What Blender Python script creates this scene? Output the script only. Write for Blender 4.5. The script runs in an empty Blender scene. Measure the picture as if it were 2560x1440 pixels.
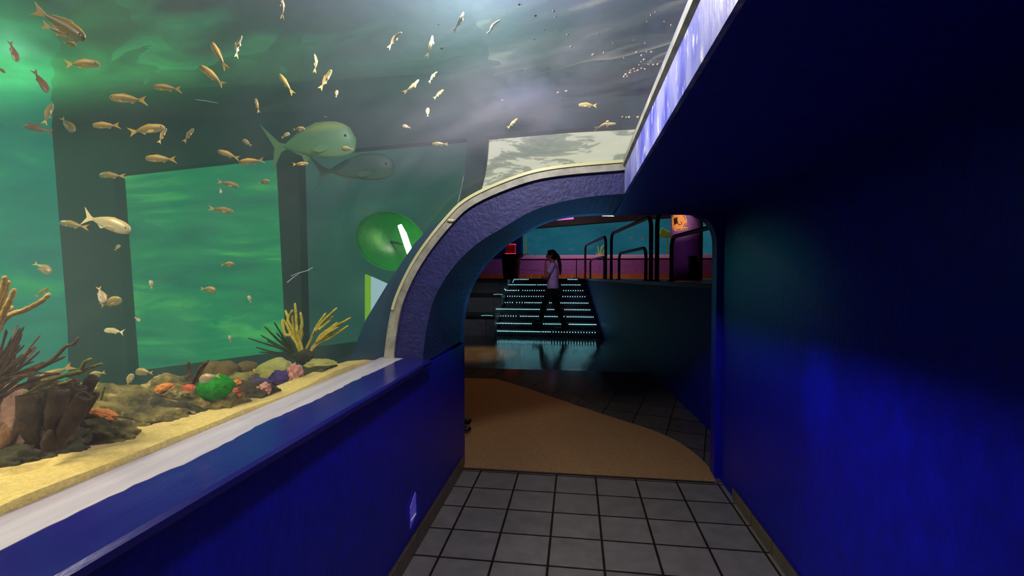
import bpy, bmesh, math, random
from mathutils import Vector, Matrix, noise
from mathutils.bvhtree import BVHTree
random.seed(7)
SC = bpy.context.scene
COL = SC.collection
PI = math.pi
# ------------------------------------------------------------------ camera
F, EYE = 1178.0, 1.5
YAW, PIT = math.radians(7.73), math.radians(-1.46)
cd = bpy.data.cameras.new('camera')
cd.sensor_fit = 'HORIZONTAL'; cd.sensor_width = 36.0
cd.lens = 36.0 * F / 2560.0
cd.clip_start = 0.02; cd.clip_end = 200
cam = bpy.data.objects.new('camera', cd); COL.objects.link(cam)
cam.location = (0, 0, EYE)
cam.rotation_euler = (PI / 2 + PIT, 0, YAW)
SC.camera = cam
FWD = Vector((-math.sin(YAW) * math.cos(PIT), math.cos(YAW) * math.cos(PIT), math.sin(PIT)))


def ray(u, v):
    x = (u - 1280) / F; z = (720 - v) / F; y = 1.0
    y, z = y * math.cos(PIT) - z * math.sin(PIT), y * math.sin(PIT) + z * math.cos(PIT)
    return Vector((x * math.cos(YAW) - y * math.sin(YAW), x * math.sin(YAW) + y * math.cos(YAW), z))


def onY(u, v, Y):
    d = ray(u, v); return Vector((0, 0, EYE)) + d * (Y / d.y)


def onZ(u, v, Z):
    d = ray(u, v); return Vector((0, 0, EYE)) + d * ((Z - EYE) / d.z)


def depth(p):
    return (Vector(p) - Vector((0, 0, EYE))).dot(FWD)


def px(n, p):            # n photo pixels at the distance of p, in metres
    return n * depth(p) / F


# ------------------------------------------------------------------ materials
def C(r, g, b):
    f = lambda c: (c / 12.92 if c <= .04045 else ((c + .055) / 1.055) ** 2.4)
    return (f(r / 255), f(g / 255), f(b / 255), 1)


MATS = {}


def new_mat(name):
    m = bpy.data.materials.new(name); m.use_nodes = True
    m.node_tree.nodes.clear()
    return m, m.node_tree.nodes, m.node_tree.links


def N(nodes, t, **kw):
    n = nodes.new(t)
    for k, v in kw.items():
        if k.startswith('i_'):
            n.inputs[k[2:].replace('_', ' ')].default_value = v
        else:
            setattr(n, k, v)
    return n


def ramp(nodes, links, fac, stops):
    r = nodes.new('ShaderNodeValToRGB')
    cr = r.color_ramp
    while len(cr.elements) < len(stops):
        cr.elements.new(.5)
    for e, (p, c) in zip(cr.elements, stops):
        e.position = p; e.color = c
    links.new(fac, r.inputs['Fac'])
    return r.outputs['Color']


def coords(nodes, links, scale=(1, 1, 1), rot=(0, 0, 0), loc=(0, 0, 0), which='Object'):
    tc = nodes.new('ShaderNodeTexCoord'); mp = nodes.new('ShaderNodeMapping')
    mp.inputs['Scale'].default_value = scale; mp.inputs['Rotation'].default_value = rot
    mp.inputs['Location'].default_value = loc
    links.new(tc.outputs[which], mp.inputs['Vector'])
    return mp.outputs['Vector']


def noise_tex(nodes, links, vec, scale, detail=4, rough=.6, dist=0):
    n = N(nodes, 'ShaderNodeTexNoise')
    n.inputs['Scale'].default_value = scale; n.inputs['Detail'].default_value = detail
    n.inputs['Roughness'].default_value = rough; n.inputs['Distortion'].default_value = dist
    links.new(vec, n.inputs['Vector'])
    return n.outputs['Fac']


def pmat(name, c1, c2=None, scale=8, lo=.4, hi=.6, rough=.6, spec=.5, bump=0, bscale=60, metal=0,
         stretch=(1, 1, 1), extra=None, coat=0, which='Object', detail=4):
    """principled material: two colours mixed by noise, optional third patch colour, optional bump"""
    if name in MATS: return MATS[name]
    m, nd, ln = new_mat(name)
    out = nd.new('ShaderNodeOutputMaterial'); b = nd.new('ShaderNodeBsdfPrincipled')
    ln.new(b.outputs[0], out.inputs['Surface'])
    b.inputs['Roughness'].default_value = rough
    b.inputs['Specular IOR Level'].default_value = spec
    b.inputs['Metallic'].default_value = metal
    b.inputs['Coat Weight'].default_value = coat
    b.inputs['Base Color'].default_value = c1
    vec = None
    if c2 is not None or bump:
        vec = coords(nd, ln, stretch, which=which)
    if c2 is not None:
        fac = noise_tex(nd, ln, vec, scale, detail)
        col = ramp(nd, ln, fac, [(lo, c1), (hi, c2)])
        if extra is not None:
            ec, es, elo, ehi = extra
            f2 = noise_tex(nd, ln, vec, es, 5)
            f2 = ramp(nd, ln, f2, [(elo, (0, 0, 0, 1)), (ehi, (1, 1, 1, 1))])
            mx = N(nd, 'ShaderNodeMix', data_type='RGBA')
            ln.new(f2, mx.inputs['Factor']); ln.new(col, mx.inputs['A'])
            mx.inputs['B'].default_value = ec
            col = mx.outputs['Result']
        ln.new(col, b.inputs['Base Color'])
    if bump:
        h = noise_tex(nd, ln, vec, bscale, 5)
        bp = nd.new('ShaderNodeBump'); bp.inputs['Strength'].default_value = bump
        bp.inputs['Distance'].default_value = .01
        ln.new(h, bp.inputs['Height']); ln.new(bp.outputs[0], b.inputs['Normal'])
    MATS[name] = m
    return m


def emat(name, col, strength):
    if name in MATS: return MATS[name]
    m, nd, ln = new_mat(name)
    out = nd.new('ShaderNodeOutputMaterial'); e = nd.new('ShaderNodeEmission')
    e.inputs['Color'].default_value = col; e.inputs['Strength'].default_value = strength
    ln.new(e.outputs[0], out.inputs['Surface'])
    MATS[name] = m
    return m


def pane_mat(name, stops, scale, stretch, rot, strength, dist=.6, base=None):
    """lit window pane: cloudy light streaks put into the emission colour"""
    m, nd, ln = new_mat(name)
    out = nd.new('ShaderNodeOutputMaterial'); e = nd.new('ShaderNodeEmission')
    vec = coords(nd, ln, stretch, rot)
    f = noise_tex(nd, ln, vec, scale, 5, .62, dist)
    ln.new(ramp(nd, ln, f, stops), e.inputs['Color'])
    e.inputs['Strength'].default_value = strength
    ln.new(e.outputs[0], out.inputs['Surface'])
    m.cycles.emission_sampling = 'AUTO'
    MATS[name] = m
    return m


def tile_mat(name, c1, c2, grout, bw, bh, off, mortar=.006, rough=.35, spec=.5, rot=0, axes='XY', bump=.25):
    m, nd, ln = new_mat(name)
    out = nd.new('ShaderNodeOutputMaterial'); b = nd.new('ShaderNodeBsdfPrincipled')
    ln.new(b.outputs[0], out.inputs['Surface'])
    r = (0, 0, rot) if axes == 'XY' else (PI / 2, 0, 0)
    tc = nd.new('ShaderNodeTexCoord'); mp = nd.new('ShaderNodeMapping')
    mp.inputs['Location'].default_value = (off[0], off[1], 0)
    mp.inputs['Rotation'].default_value = r
    ln.new(tc.outputs['Object'], mp.inputs['Vector'])
    br = nd.new('ShaderNodeTexBrick'); br.offset = 0; br.squash = 1
    br.inputs['Scale'].default_value = 1; br.inputs['Mortar Size'].default_value = mortar
    br.inputs['Brick Width'].default_value = bw; br.inputs['Row Height'].default_value = bh
    br.inputs['Mortar Smooth'].default_value = .1; br.inputs['Bias'].default_value = 0
    br.inputs['Color1'].default_value = c1; br.inputs['Color2'].default_value = c2
    br.inputs['Mortar'].default_value = grout
    ln.new(mp.outputs[0], br.inputs['Vector'])
    nf = noise_tex(nd, ln, tc.outputs['Object'], 9, 6)
    dirt = ramp(nd, ln, nf, [(.3, (.72, .72, .72, 1)), (.65, (1, 1, 1, 1))])
    mx = N(nd, 'ShaderNodeMix', data_type='RGBA', blend_type='MULTIPLY'); mx.inputs['Factor'].default_value = 1
    ln.new(br.outputs['Color'], mx.inputs['A']); ln.new(dirt, mx.inputs['B'])
    ln.new(mx.outputs['Result'], b.inputs['Base Color'])
    b.inputs['Roughness'].default_value = rough; b.inputs['Specular IOR Level'].default_value = spec
    if bump:
        inv = N(nd, 'ShaderNodeMath', operation='SUBTRACT'); inv.inputs[0].default_value = 1
        ln.new(br.outputs['Fac'], inv.inputs[1])
        bp = nd.new('ShaderNodeBump'); bp.inputs['Strength'].default_value = bump; bp.inputs['Distance'].default_value = .004
        ln.new(inv.outputs[0], bp.inputs['Height']); ln.new(bp.outputs[0], b.inputs['Normal'])
    MATS[name] = m
    return m


# ------------------------------------------------------------------ mesh builder
class MB:
    def __init__(s): s.v = []; s.f = []

    def add(s, vs, fs):
        o = len(s.v)
        s.v += [Vector(v) for v in vs]
        s.f += [tuple(i + o for i in f) for f in fs]
        return s

    def box(s, x0, x1, y0, y1, z0, z1):
        vs = [(x, y, z) for z in (z0, z1) for y in (y0, y1) for x in (x0, x1)]
        return s.add(vs, [(0, 2, 3, 1), (4, 5, 7, 6), (0, 1, 5, 4), (2, 6, 7, 3), (0, 4, 6, 2), (1, 3, 7, 5)])

    def prism(s, prof, y0, y1):
        """closed profile in XZ extruded along Y"""
        n = len(prof)
        vs = [(x, y0, z) for x, z in prof] + [(x, y1, z) for x, z in prof]
        fs = [(i, (i + 1) % n, (i + 1) % n + n, i + n) for i in range(n)]
        fs += [tuple(range(n))[::-1], tuple(range(n, 2 * n))]
        return s.add(vs, fs)

    def loft2(s, pa, ya, pb, yb):
        """closed XZ profile pa at ya lofted to pb at yb"""
        n = len(pa)
        vs = [(x, ya, z) for x, z in pa] + [(x, yb, z) for x, z in pb]
        fs = [(i, (i + 1) % n, (i + 1) % n + n, i + n) for i in range(n)]
        fs += [tuple(range(n))[::-1], tuple(range(n, 2 * n))]
        return s.add(vs, fs)

    def slab(s, poly, z0, z1):
        n = len(poly)
        vs = [(x, y, z0) for x, y in poly] + [(x, y, z1) for x, y in poly]
        fs = [(i, (i + 1) % n, (i + 1) % n + n, i + n) for i in range(n)]
        fs += [tuple(range(n))[::-1], tuple(range(n, 2 * n))]
        return s.add(vs, fs)

    def band(s, pa, pb, y0, y1):
        """strip between two open XZ profiles of equal length, extruded: a closed shell"""
        n = len(pa)
        vs = [(x, y, z) for y in (y0, y1) for p in (pa, pb) for x, z in p]
        A0, B0, A1, B1 = 0, n, 2 * n, 3 * n
        fs = []
        for i in range(n - 1):
            fs += [(A0 + i, A0 + i + 1, B0 + i + 1, B0 + i), (A1 + i, B1 + i, B1 + i + 1, A1 + i + 1),
                   (A0 + i, A1 + i, A1 + i + 1, A0 + i + 1), (B0 + i, B0 + i + 1, B1 + i + 1, B1 + i)]
        fs += [(A0, B0, B1, A1), (A0 + n - 1, A1 + n - 1, B1 + n - 1, B0 + n - 1)]
        return s.add(vs, fs)

    def tube(s, path, rad, seg=8, cap=True, flat=1.0):
        path = [Vector(p) for p in path]
        if not hasattr(rad, '__len__'): rad = [rad] * len(path)
        rings = []
        t0 = (path[1] - path[0]).normalized()
        up = Vector((0, 0, 1)) if abs(t0.z) < .9 else Vector((1, 0, 0))
        nrm = t0.cross(up).normalized()
        vs = []
        for i, p in enumerate(path):
            t = (path[min(i + 1, len(path) - 1)] - path[max(i - 1, 0)]).normalized()
            nrm = (nrm - t * nrm.dot(t)).normalized(); b = t.cross(nrm)
            for k in range(seg):
                a = 2 * PI * k / seg
                vs.append(p + (nrm * math.cos(a) + b * math.sin(a) * flat) * rad[i])
        fs = []
        for i in range(len(path) - 1):
            for k in range(seg):
                a, b2 = i * seg + k, i * seg + (k + 1) % seg
                fs.append((a, b2, b2 + seg, a + seg))
        if cap:
            fs.append(tuple(range(seg))[::-1]); fs.append(tuple(range((len(path) - 1) * seg, len(path) * seg)))
        return s.add(vs, fs)

    def lathe(s, prof, c=(0, 0, 0), seg=24, axis=None, sx=1, sy=1):
        """prof = [(r, h)] about axis through c"""
        ax = Vector(axis or (0, 0, 1)).normalized()
        q = Vector((0, 0, 1)).rotation_difference(ax)
        vs = []
        for r, h in prof:
            for k in range(seg):
                a = 2 * PI * k / seg
                vs.append(Vector(c) + q @ Vector((r * math.cos(a) * sx, r * math.sin(a) * sy, h)))
        fs = []
        for i in range(len(prof) - 1):
            for k in range(seg):
                a, b = i * seg + k, i * seg + (k + 1) % seg
                fs.append((a, b, b + seg, a + seg))
        fs.append(tuple(range(seg))[::-1]); fs.append(tuple(range((len(prof) - 1) * seg, len(prof) * seg)))
        return s.add(vs, fs)

    def ball(s, c, r, sub=2, disp=None, seed=0, rot=0, tilt=0):
        if not hasattr(r, '__len__'): r = (r, r, r)
        bm = bmesh.new(); bmesh.ops.create_icosphere(bm, subdivisions=sub, radius=1)
        R = Matrix.Rotation(rot, 3, 'Z') @ Matrix.Rotation(tilt, 3, 'Y')
        vs = []
        for v in bm.verts:
            p = v.co.copy()
            if disp:
                for a, f in disp:
                    p = p * (1 + a * noise.noise(v.co * f + Vector((seed * 3.7, seed, -seed * 1.3))))
            vs.append(R @ Vector((p.x * r[0], p.y * r[1], p.z * r[2])) + Vector(c))
        fs = [tuple(v.index for v in f.verts) for f in bm.faces]
        bm.free()
        return s.add(vs, fs)

    def grid(s, fn, nu, nv):
        vs = [fn(i / nu, j / nv) for j in range(nv + 1) for i in range(nu + 1)]
        fs = [(j * (nu + 1) + i, j * (nu + 1) + i + 1, (j + 1) * (nu + 1) + i + 1, (j + 1) * (nu + 1) + i)
              for j in range(nv) for i in range(nu)]
        return s.add(vs, fs)


WORLD = {}


def wloc(o): return WORLD.get(o.name, Vector((0, 0, 0)))


def obj(name, mb, mat, parent=None, smooth=False, bevel=0, sub=0, remesh=0, keep=False, ang=None):
    me = bpy.data.meshes.new(name)
    if parent is not None:
        org = wloc(parent)
    elif keep:
        org = Vector((0, 0, 0))
    else:
        xs = [v.x for v in mb.v]; ys = [v.y for v in mb.v]; zs = [v.z for v in mb.v]
        org = Vector(((min(xs) + max(xs)) / 2, (min(ys) + max(ys)) / 2, min(zs)))
    me.from_pydata([v - org for v in mb.v], [], mb.f); me.validate()
    bm = bmesh.new(); bm.from_mesh(me); bmesh.ops.recalc_face_normals(bm, faces=bm.faces); bm.to_mesh(me); bm.free()
    o = bpy.data.objects.new(name, me); COL.objects.link(o)
    if mat: me.materials.append(mat)
    if smooth:
        me.polygons.foreach_set('use_smooth', [True] * len(me.polygons))
        if ang:
            me.set_sharp_from_angle(angle=ang)
    if parent is not None:
        o.parent = parent
    else:
        o.location = org
    WORLD[o.name] = org.copy()
    if remesh:
        r = o.modifiers.new('r', 'REMESH'); r.mode = 'VOXEL'; r.voxel_size = remesh; r.use_smooth_shade = True
        sm = o.modifiers.new('s', 'SMOOTH'); sm.factor = .5; sm.iterations = 3
    if bevel:
        b = o.modifiers.new('b', 'BEVEL'); b.width = bevel; b.segments = 2; b.limit_method = 'ANGLE'
    if sub:
        q = o.modifiers.new('u', 'SUBSURF'); q.levels = sub; q.render_levels = sub
    return o


def tag(o, label, cat, group=None):
    o['label'] = label; o['category'] = cat
    if group: o['group'] = group
    return o


def thing(name, loc, label, cat, group=None):
    o = bpy.data.objects.new(name, None); COL.objects.link(o)
    o.empty_display_size = .1
    o.location = loc; WORLD[o.name] = Vector(loc)
    return tag(o, label, cat, group)


def struct(name, mb, mat, label=None, cat=None, **kw):
    o = obj(name, mb, mat, **kw)
    if kw.get('parent') is None:
        o['kind'] = 'structure'
        if label: o['label'] = label; o['category'] = cat
    return o


def lerp(a, b, t): return a + (b - a) * t


def smooth_poly(pts, n=6):
    """catmull-rom through points (tuples of any length)"""
    P = [Vector(p) for p in pts]
    out = []
    for i in range(len(P) - 1):
        p0, p1, p2, p3 = P[max(i - 1, 0)], P[i], P[i + 1], P[min(i + 2, len(P) - 1)]
        for k in range(n):
            t = k / n
            out.append(.5 * ((2 * p1) + (p2 - p0) * t + (2 * p0 - 5 * p1 + 4 * p2 - p3) * t * t + (3 * p1 - p0 - 3 * p2 + p3) * t ** 3))
    out.append(P[-1])
    return out


# ------------------------------------------------------------------ colours of the place
PAINT = pmat('blue_wall_paint', C(8, 16, 176), C(8, 12, 152), 14, .35, .65, rough=.42, spec=.35, bump=.35, bscale=38, stretch=(1, 1, .7))
PAINT_SILL = pmat('blue_gloss_paint', C(26, 26, 108), C(38, 38, 116), 9, .5, .75, rough=.22, spec=.5, bump=.12, bscale=20, stretch=(1, .25, 1))
PAINT_RING = pmat('blue_textured_paint', C(38, 40, 96), C(27, 30, 80), 20, .35, .65, rough=.5, spec=.4, bump=.6, bscale=45)
PAINT_DARK = pmat('dark_navy_paint', C(16, 18, 90), C(12, 14, 70), 8, .35, .65, rough=.6, spec=.2, bump=.1)
WORN = pmat('worn_white_sill_paint', C(196, 192, 194), C(172, 166, 174), 7, .4, .62, rough=.4, stretch=(2, .18, 1), extra=(C(90, 86, 100), 16, .68, .74))
FLAKED = pmat('flaking_blue_white_paint', C(80, 84, 190), C(150, 152, 205), 6, .42, .6, rough=.45, stretch=(1, 1, .35), extra=(C(205, 208, 225), 30, .58, .66), bump=.2)
BEAD = pmat('aged_silicone_bead', C(168, 166, 146), C(128, 128, 112), 12, .35, .65, rough=.5, bump=.2, bscale=30)
BEADY = pmat('yellowed_acrylic_edge', C(205, 205, 150), rough=.3)
TILE = tile_mat('corridor_floor_tiles', C(134, 130, 128), C(124, 122, 120), C(40, 34, 28), .29, .278, (-.15 + .0, -2.405 + .0), mortar=.007, rough=.33)
SKIRT = tile_mat('skirting_tiles', C(122, 104, 88), C(112, 98, 84), C(60, 48, 40), .29, .3, (0, 0), mortar=.004, rough=.4, bump=.1)
RAMP = pmat('tan_ramp_surface', C(176, 140, 96), C(150, 118, 84), 60, .35, .65, rough=.55, spec=.3, bump=.25, bscale=140)
FARTILE = tile_mat('far_floor_tiles', C(96, 92, 92), C(84, 82, 84), C(40, 38, 38), .33, .33, (.1, .05), mortar=.006, rough=.14, spec=.6, rot=.28)
DARKBASE = pmat('tank_dark_concrete', C(32, 64, 64), C(22, 50, 54), 3, .35, .65, rough=.8, bump=.3, bscale=15)
TANKBLUE = pmat('tank_blue_concrete', C(10, 66, 88), C(8, 54, 78), 3, .35, .65, rough=.7)

# ------------------------------------------------------------------ profiles (x, z) of the tunnel cross-section
G = [tuple(p) for p in smooth_poly([(-1.12, 1.02), (-1.095, 1.2), (-1.05, 1.38), (-.93, 1.61), (-.75, 1.835), (-.6, 1.96), (-.33, 2.068), (-.1, 2.113), (.27, 2.135)], 5)]


def offset(prof, d):
    """move an open profile outwards (away from the tunnel) by d"""
    out = []
    for i, p in enumerate(prof):
        a = Vector(prof[max(i - 1, 0)]); b = Vector(prof[min(i + 1, len(prof) - 1)])
        t = (b - a).normalized()
        out.append((p[0] - t.y * d, p[1] + t.x * d))
    return out


G_OUT = offset(G, .022)
G_OUT[0] = (-1.142, 1.02); G_OUT[-1] = (.27, 2.157)
P_IN = [tuple(p) for p in smooth_poly([(-.89, .99), (-.885, 1.06), (-.86, 1.22), (-.815, 1.375), (-.71, 1.545), (-.57, 1.68), (-.43, 1.765), (-.25, 1.865), (-.08, 1.915), (.1, 1.942), (.27, 1.952)], 4)]
P_REAR = [tuple(p) for p in smooth_poly([(-.9, .99), (-.9, 1.06), (-.88, 1.22), (-.83, 1.4), (-.72, 1.578), (-.58, 1.715), (-.44, 1.81), (-.26, 1.905), (-.1, 1.95), (.08, 1.968), (.27, 1.97)], 4)]
Y0, YR, YE, YB = -1.6, 2.66, 3.62, 3.74      # back of tunnel, ring face, end wall front and rear
XR = 1.057                                    # right wall

# ------------------------------------------------------------------ setting: tunnel
b = MB().box(-1.17, -.87, Y0, YE, 0, .974)
struct('wall_left', b, PAINT)
b = MB().box(XR, XR + .15, Y0, YE, 0, 2.2)
struct('wall_right', b, PAINT)
b = MB().box(-1.2, XR + .15, Y0 - .1, Y0, 0, 2.95)
struct('wall_behind', b, PAINT_DARK)
b = MB().box(-1.2, XR + .2, Y0, 3.545, -.1, 0)
struct('floor', b, TILE, keep=True)
b = MB().box(.275, XR + .0, Y0, YE, 1.952, 2.19)
struct('ceiling', b, PAINT)
# skirting tiles
b = MB().box(-.87, -.856, Y0, YE - .08, 0, .1)
struct('baseboard_left', b, SKIRT, bevel=.003)
b = MB().box(XR - .014, XR, Y0, 3.3, 0, .08)
struct('baseboard_right', b, SKIRT, bevel=.003)
# sill: blue ledge with a rounded nose, worn white strip along the glass
prof = [(-1.17, .975), (-.842, .975), (-.836, .983), (-.836, 1.0), (-.846, 1.009), (-1.17, 1.018)]
struct('trim_1', MB().prism(prof, Y0, YR), PAINT_SILL, smooth=True, ang=.5)
# irregular edge of the worn strip
n = 140; ins, outs = [], []
vs, fs = [], []
for i in range(n + 1):
    y = lerp(Y0, YR - .003, i / n)
    e = -1.012 + .022 * noise.noise(Vector((y * 3.1, 0, 0))) + .012 * noise.noise(Vector((y * 17, 4, 0))) + .006 * noise.noise(Vector((y * 60, 9, 0)))
    zz = lambda x: 1.018 - (x + 1.17) * .0262
    for x in (-1.144, e):
        vs += [(x, y, zz(x) + .0012), (x, y, zz(x) - .002)]
for i in range(n):
    o_ = i * 4
    fs += [(o_, o_ + 2, o_ + 6, o_ + 4), (o_ + 1, o_ + 5, o_ + 7, o_ + 3), (o_ + 2, o_ + 3, o_ + 7, o_ + 6), (o_, o_ + 4, o_ + 5, o_ + 1)]
struct('trim_2', MB().add(vs, fs), WORN)
# vaulted ring at the tunnel mouth: flat face then deep soffit to the end wall
ringp = [(-.89, .0)] + P_IN + [(.275, 1.952)] + [(.275, 2.135)] + G[::-1] + [(-1.12, .0)]
ringp = [(-1.119, .985), (-.889, .985)] + P_IN[1:] + [(.275, 1.952), (.275, 2.135)] + G[::-1]
ringr = [(-1.119, .985), (-.899, .985)] + P_REAR[1:] + [(.275, 1.97), (.275, 2.135)] + G[::-1]
struct('arch', MB().loft2(ringp, YR, ringr, YE), PAINT_RING, keep=True)
# light strip (bedding bead) around the ring where the glass meets it
G_IN = offset(G, -.058); G_IN[0] = (-1.058, 1.015); G_IN[-1] = (.262, 2.078)
struct('trim_3', MB().band(G_IN, G, YR - .022, YR), BEAD, smooth=True, ang=.6)
g1, g2 = offset(G, -.018), offset(G, -.002)
bd = struct('trim_4', MB().band(g1[8:], g2[8:], YR - .03, YR - .022), BEADY, smooth=True, ang=.6)
p = onY(1127, 551, YR - .03)
tag(obj('silicone_dab', MB().ball(p, (.022, .008, .009), 2, [(.3, 2)], 3), BEADY), 'small pale blob of sealant stuck on the arched trim of the tunnel glass', 'sealant')
# top edge of the glass: bead, flaking fascia
struct('trim_5', MB().box(.262, .2745, Y0, YR, 1.952, 2.12), FLAKED)
pr = [(.25, 2.1), (.262, 2.09), (.2745, 2.1), (.2745, 2.135), (.252, 2.13)]
struct('trim_6', MB().prism(pr, Y0, YR - .03), BEAD)
# threshold strip
struct('trim_7', MB().box(-.86, 1.0, 3.535, 3.55, -.02, .004), pmat('dark_threshold', C(40, 34, 22), rough=.5))

# end wall with the arched opening; tank on its left, hall beyond
op = [(-.9, 0)] + P_REAR[0:] + [tuple(q) for q in smooth_poly([(.27, 1.97), (.80, 1.965), (.885, 1.945), (.945, 1.915), (.99, 1.86), (1.014, 1.79), (1.02, 1.7)], 3)][1:] + [(1.02, 0)]
outer = [(7.2, 0), (7.2, 3.8), (-7.2, 3.8), (-7.2, 0)]
struct('wall_end', MB().prism(op + outer, YE, YB), PAINT, keep=True)

# ------------------------------------------------------------------ the tank
SURF = 2.77
YF = 3.42                                     # front of the rear frame
# curved acrylic
m, nd, ln = new_mat('scratched_acrylic')
out = nd.new('ShaderNodeOutputMaterial')
tr = nd.new('ShaderNodeBsdfTransparent'); tr.inputs['Color'].default_value = (.985, .99, .985, 1)
gl = nd.new('ShaderNodeBsdfGlossy'); gl.inputs['Roughness'].default_value = .03
lw = nd.new('ShaderNodeLayerWeight'); lw.inputs['Blend'].default_value = .5
pw = N(nd, 'ShaderNodeMath', operation='POWER'); ln.new(lw.outputs['Facing'], pw.inputs[0]); pw.inputs[1].default_value = 5
fr = N(nd, 'ShaderNodeMath', operation='MULTIPLY_ADD'); ln.new(pw.outputs[0], fr.inputs[0]); fr.inputs[1].default_value = .12; fr.inputs[2].default_value = .012
m1 = nd.new('ShaderNodeMixShader'); ln.new(fr.outputs[0], m1.inputs[0]); ln.new(tr.outputs[0], m1.inputs[1]); ln.new(gl.outputs[0], m1.inputs[2])
tl = nd.new('ShaderNodeBsdfTranslucent'); tl.inputs['Color'].default_value = (.92, .8, 1, 1)  # lilac tint puts the purple glare into the haze colour
vec = coords(nd, ln, (1, 1, 1))
nf = noise_tex(nd, ln, vec, 2.2, 6, .6, .8)
hz = ramp(nd, ln, nf, [(.3, (.006, .006, .006, 1)), (.75, (.03, .03, .03, 1))])
m2 = nd.new('ShaderNodeMixShader'); ln.new(hz, m2.inputs[0]); ln.new(m1.outputs[0], m2.inputs[1]); ln.new(tl.outputs[0], m2.inputs[2])
ln.new(m2.outputs[0], out.inputs['Surface'])
ACRYL = m
glass = struct('window_1', MB().band(G, G_OUT, Y0, YR), ACRYL, smooth=True, ang=.6, keep=True)
# blue concrete collar on the water side of the ring
cl = [(-1.345, 1.0), (-1.245, 1.235), (-1.165, 1.36), (-1.075, 1.5), (-.935, 1.695), (-.84, 1.785), (-.75, 1.842)]
gi = [q for q in G if q[0] <= -.74]
struct('wall_collar', MB().prism([(-1.345, .2), (-1.17, .2)] + [(q[0] - .002, q[1] + .002) for q in gi[0:]] + cl[::-1], YR + .004, YE), TANKBLUE, keep=True)
# tank shell
struct('wall_tank_left', MB().box(-7.2, -7.0, Y0, YE, 0, 3.4), DARKBASE)
struct('wall_tank_right', MB().box(1.12, 1.22, Y0, YE, 2.19, 3.4), DARKBASE)
struct('wall_tank_near', MB().box(-7.0, 1.12, Y0 - .1, Y0 - .002, 1.0, 3.4), DARKBASE)
struct('floor_tank', MB().box(-7.0, -1.18, Y0, YE, .1, .3), DARKBASE)


# rear frame: columns, beam and base, straight members seen through the water
def col(px0, name):
    (a, b_, c, d) = [onY(*q, YF) for q in px0]
    pr_ = [(a.x, a.z), (b_.x, b_.z), (c.x, c.z), (d.x, d.z)]
    return struct(name, MB().prism(pr_, YF, YE - .02), DARKBASE)


def ext(p, q, z):       # extend the line p->q to height z
    t = (z - p.z) / (q.z - p.z); return lerp(p, q, t)


def column_px(tl, tr_, bl, br, zt, zb, name):
    tl, tr_, bl, br = [onY(*q, YF) for q in (tl, tr_, bl, br)]
    pr_ = [tuple(ext(bl, tl, zt).xz), tuple(ext(br, tr_, zt).xz), tuple(ext(br, tr_, zb).xz), tuple(ext(bl, tl, zb).xz)]
    return struct(name, MB().prism(pr_, YF, YE - .02), DARKBASE)


column_px((128, 300), (283, 430), (178, 930), (320, 930), 3.2, .3, 'column')
column_px((690, 390), (745, 390), (715, 880), (757, 880), 2.6, .3, 'column')
# third column bows where the tunnel roof curves in front of it
b = MB()
L = smooth_poly([onY(*q, YF) for q in [(1168, 335), (1166, 380), (1160, 440), (1148, 500), (1132, 545), (1110, 600)]], 4)
R = smooth_poly([onY(*q, YF) for q in [(1217, 330), (1214, 380), (1207, 430), (1195, 475), (1178, 510), (1150, 570)]], 4)
b.prism([tuple(q.xz) for q in L] + [tuple(q.xz) for q in R[::-1]], YF, YE - .02)
struct('column', b, DARKBASE)
low = [onY(*q, YF) for q in [(283, 434), (650, 393), (1165, 346), (1215, 340), (1420, 322), (1600, 312), (1760, 304)]]
pr_ = [tuple(q.xz) for q in low] + [(1.1, 3.2), (low[0].x - .1, 3.2), (low[0].x - .1, low[0].z)]
struct('beam', MB().prism(pr_, YF + .002, YE - .02), DARKBASE)
bs = [onY(*q, YF) for q in [(-60, 985), (320, 932), (885, 857), (1000, 842)]]
pr_ = [(-7, .3), (-7, bs[0].z - .1)] + [tuple(q.xz) for q in bs] + [(bs[-1].x, .3)]
struct('beam', MB().prism(pr_, YF + .001, YE - .02), DARKBASE)

# lit panes behind the frame
P1 = pane_mat('teal_water_light', [(.3, C(2, 100, 84)), (.55, C(6, 122, 92)), (.72, C(40, 156, 84))], 1.6, (.5, 1, 1.6), (0, .2, 0), 1.1)
P2 = pane_mat('green_water_light', [(.32, C(10, 88, 66)), (.52, C(22, 112, 70)), (.68, C(60, 152, 72))], 1.8, (.42, 1, 2.6), (0, .12, 0), 1.38)
P3 = pane_mat('grey_green_water_light', [(.3, C(26, 58, 58)), (.55, C(42, 84, 72)), (.75, C(62, 108, 84))], 1.0, (.6, 1, 1.1), (0, .3, 0), 1.0)
P4 = pane_mat('rippled_white_light', [(.4, C(136, 148, 132)), (.475, C(158, 166, 146)), (.5, C(208, 212, 186)), (.7, C(216, 218, 192))], 4.6, (.5, 1, 1.7), (0, .75, 0), 1.0, .5)  # grey ripple patches painted into the emission colour
yp = YE - .1


def pane(name, pts, mat):
    q = [onY(*t, yp) for t in pts]
    return struct(name, MB().prism([(w.x, w.z) for w in q], yp, yp + .03), mat, keep=False)


wl = onY(150, 430, yp)
struct('window_2', MB().box(-6.99, wl.x, yp, yp + .03, .3, 3.1), P1)
pane('window_3', [(240, 420), (720, 375), (740, 940), (270, 990)], P2)
pane('window_4', [(722, 375), (1180, 330), (1140, 560), (1000, 870), (742, 930)], P3)
pane('window_5', [(1182, 330), (1780, 290), (1780, 440), (1300, 470), (1120, 620)], P4)
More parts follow.
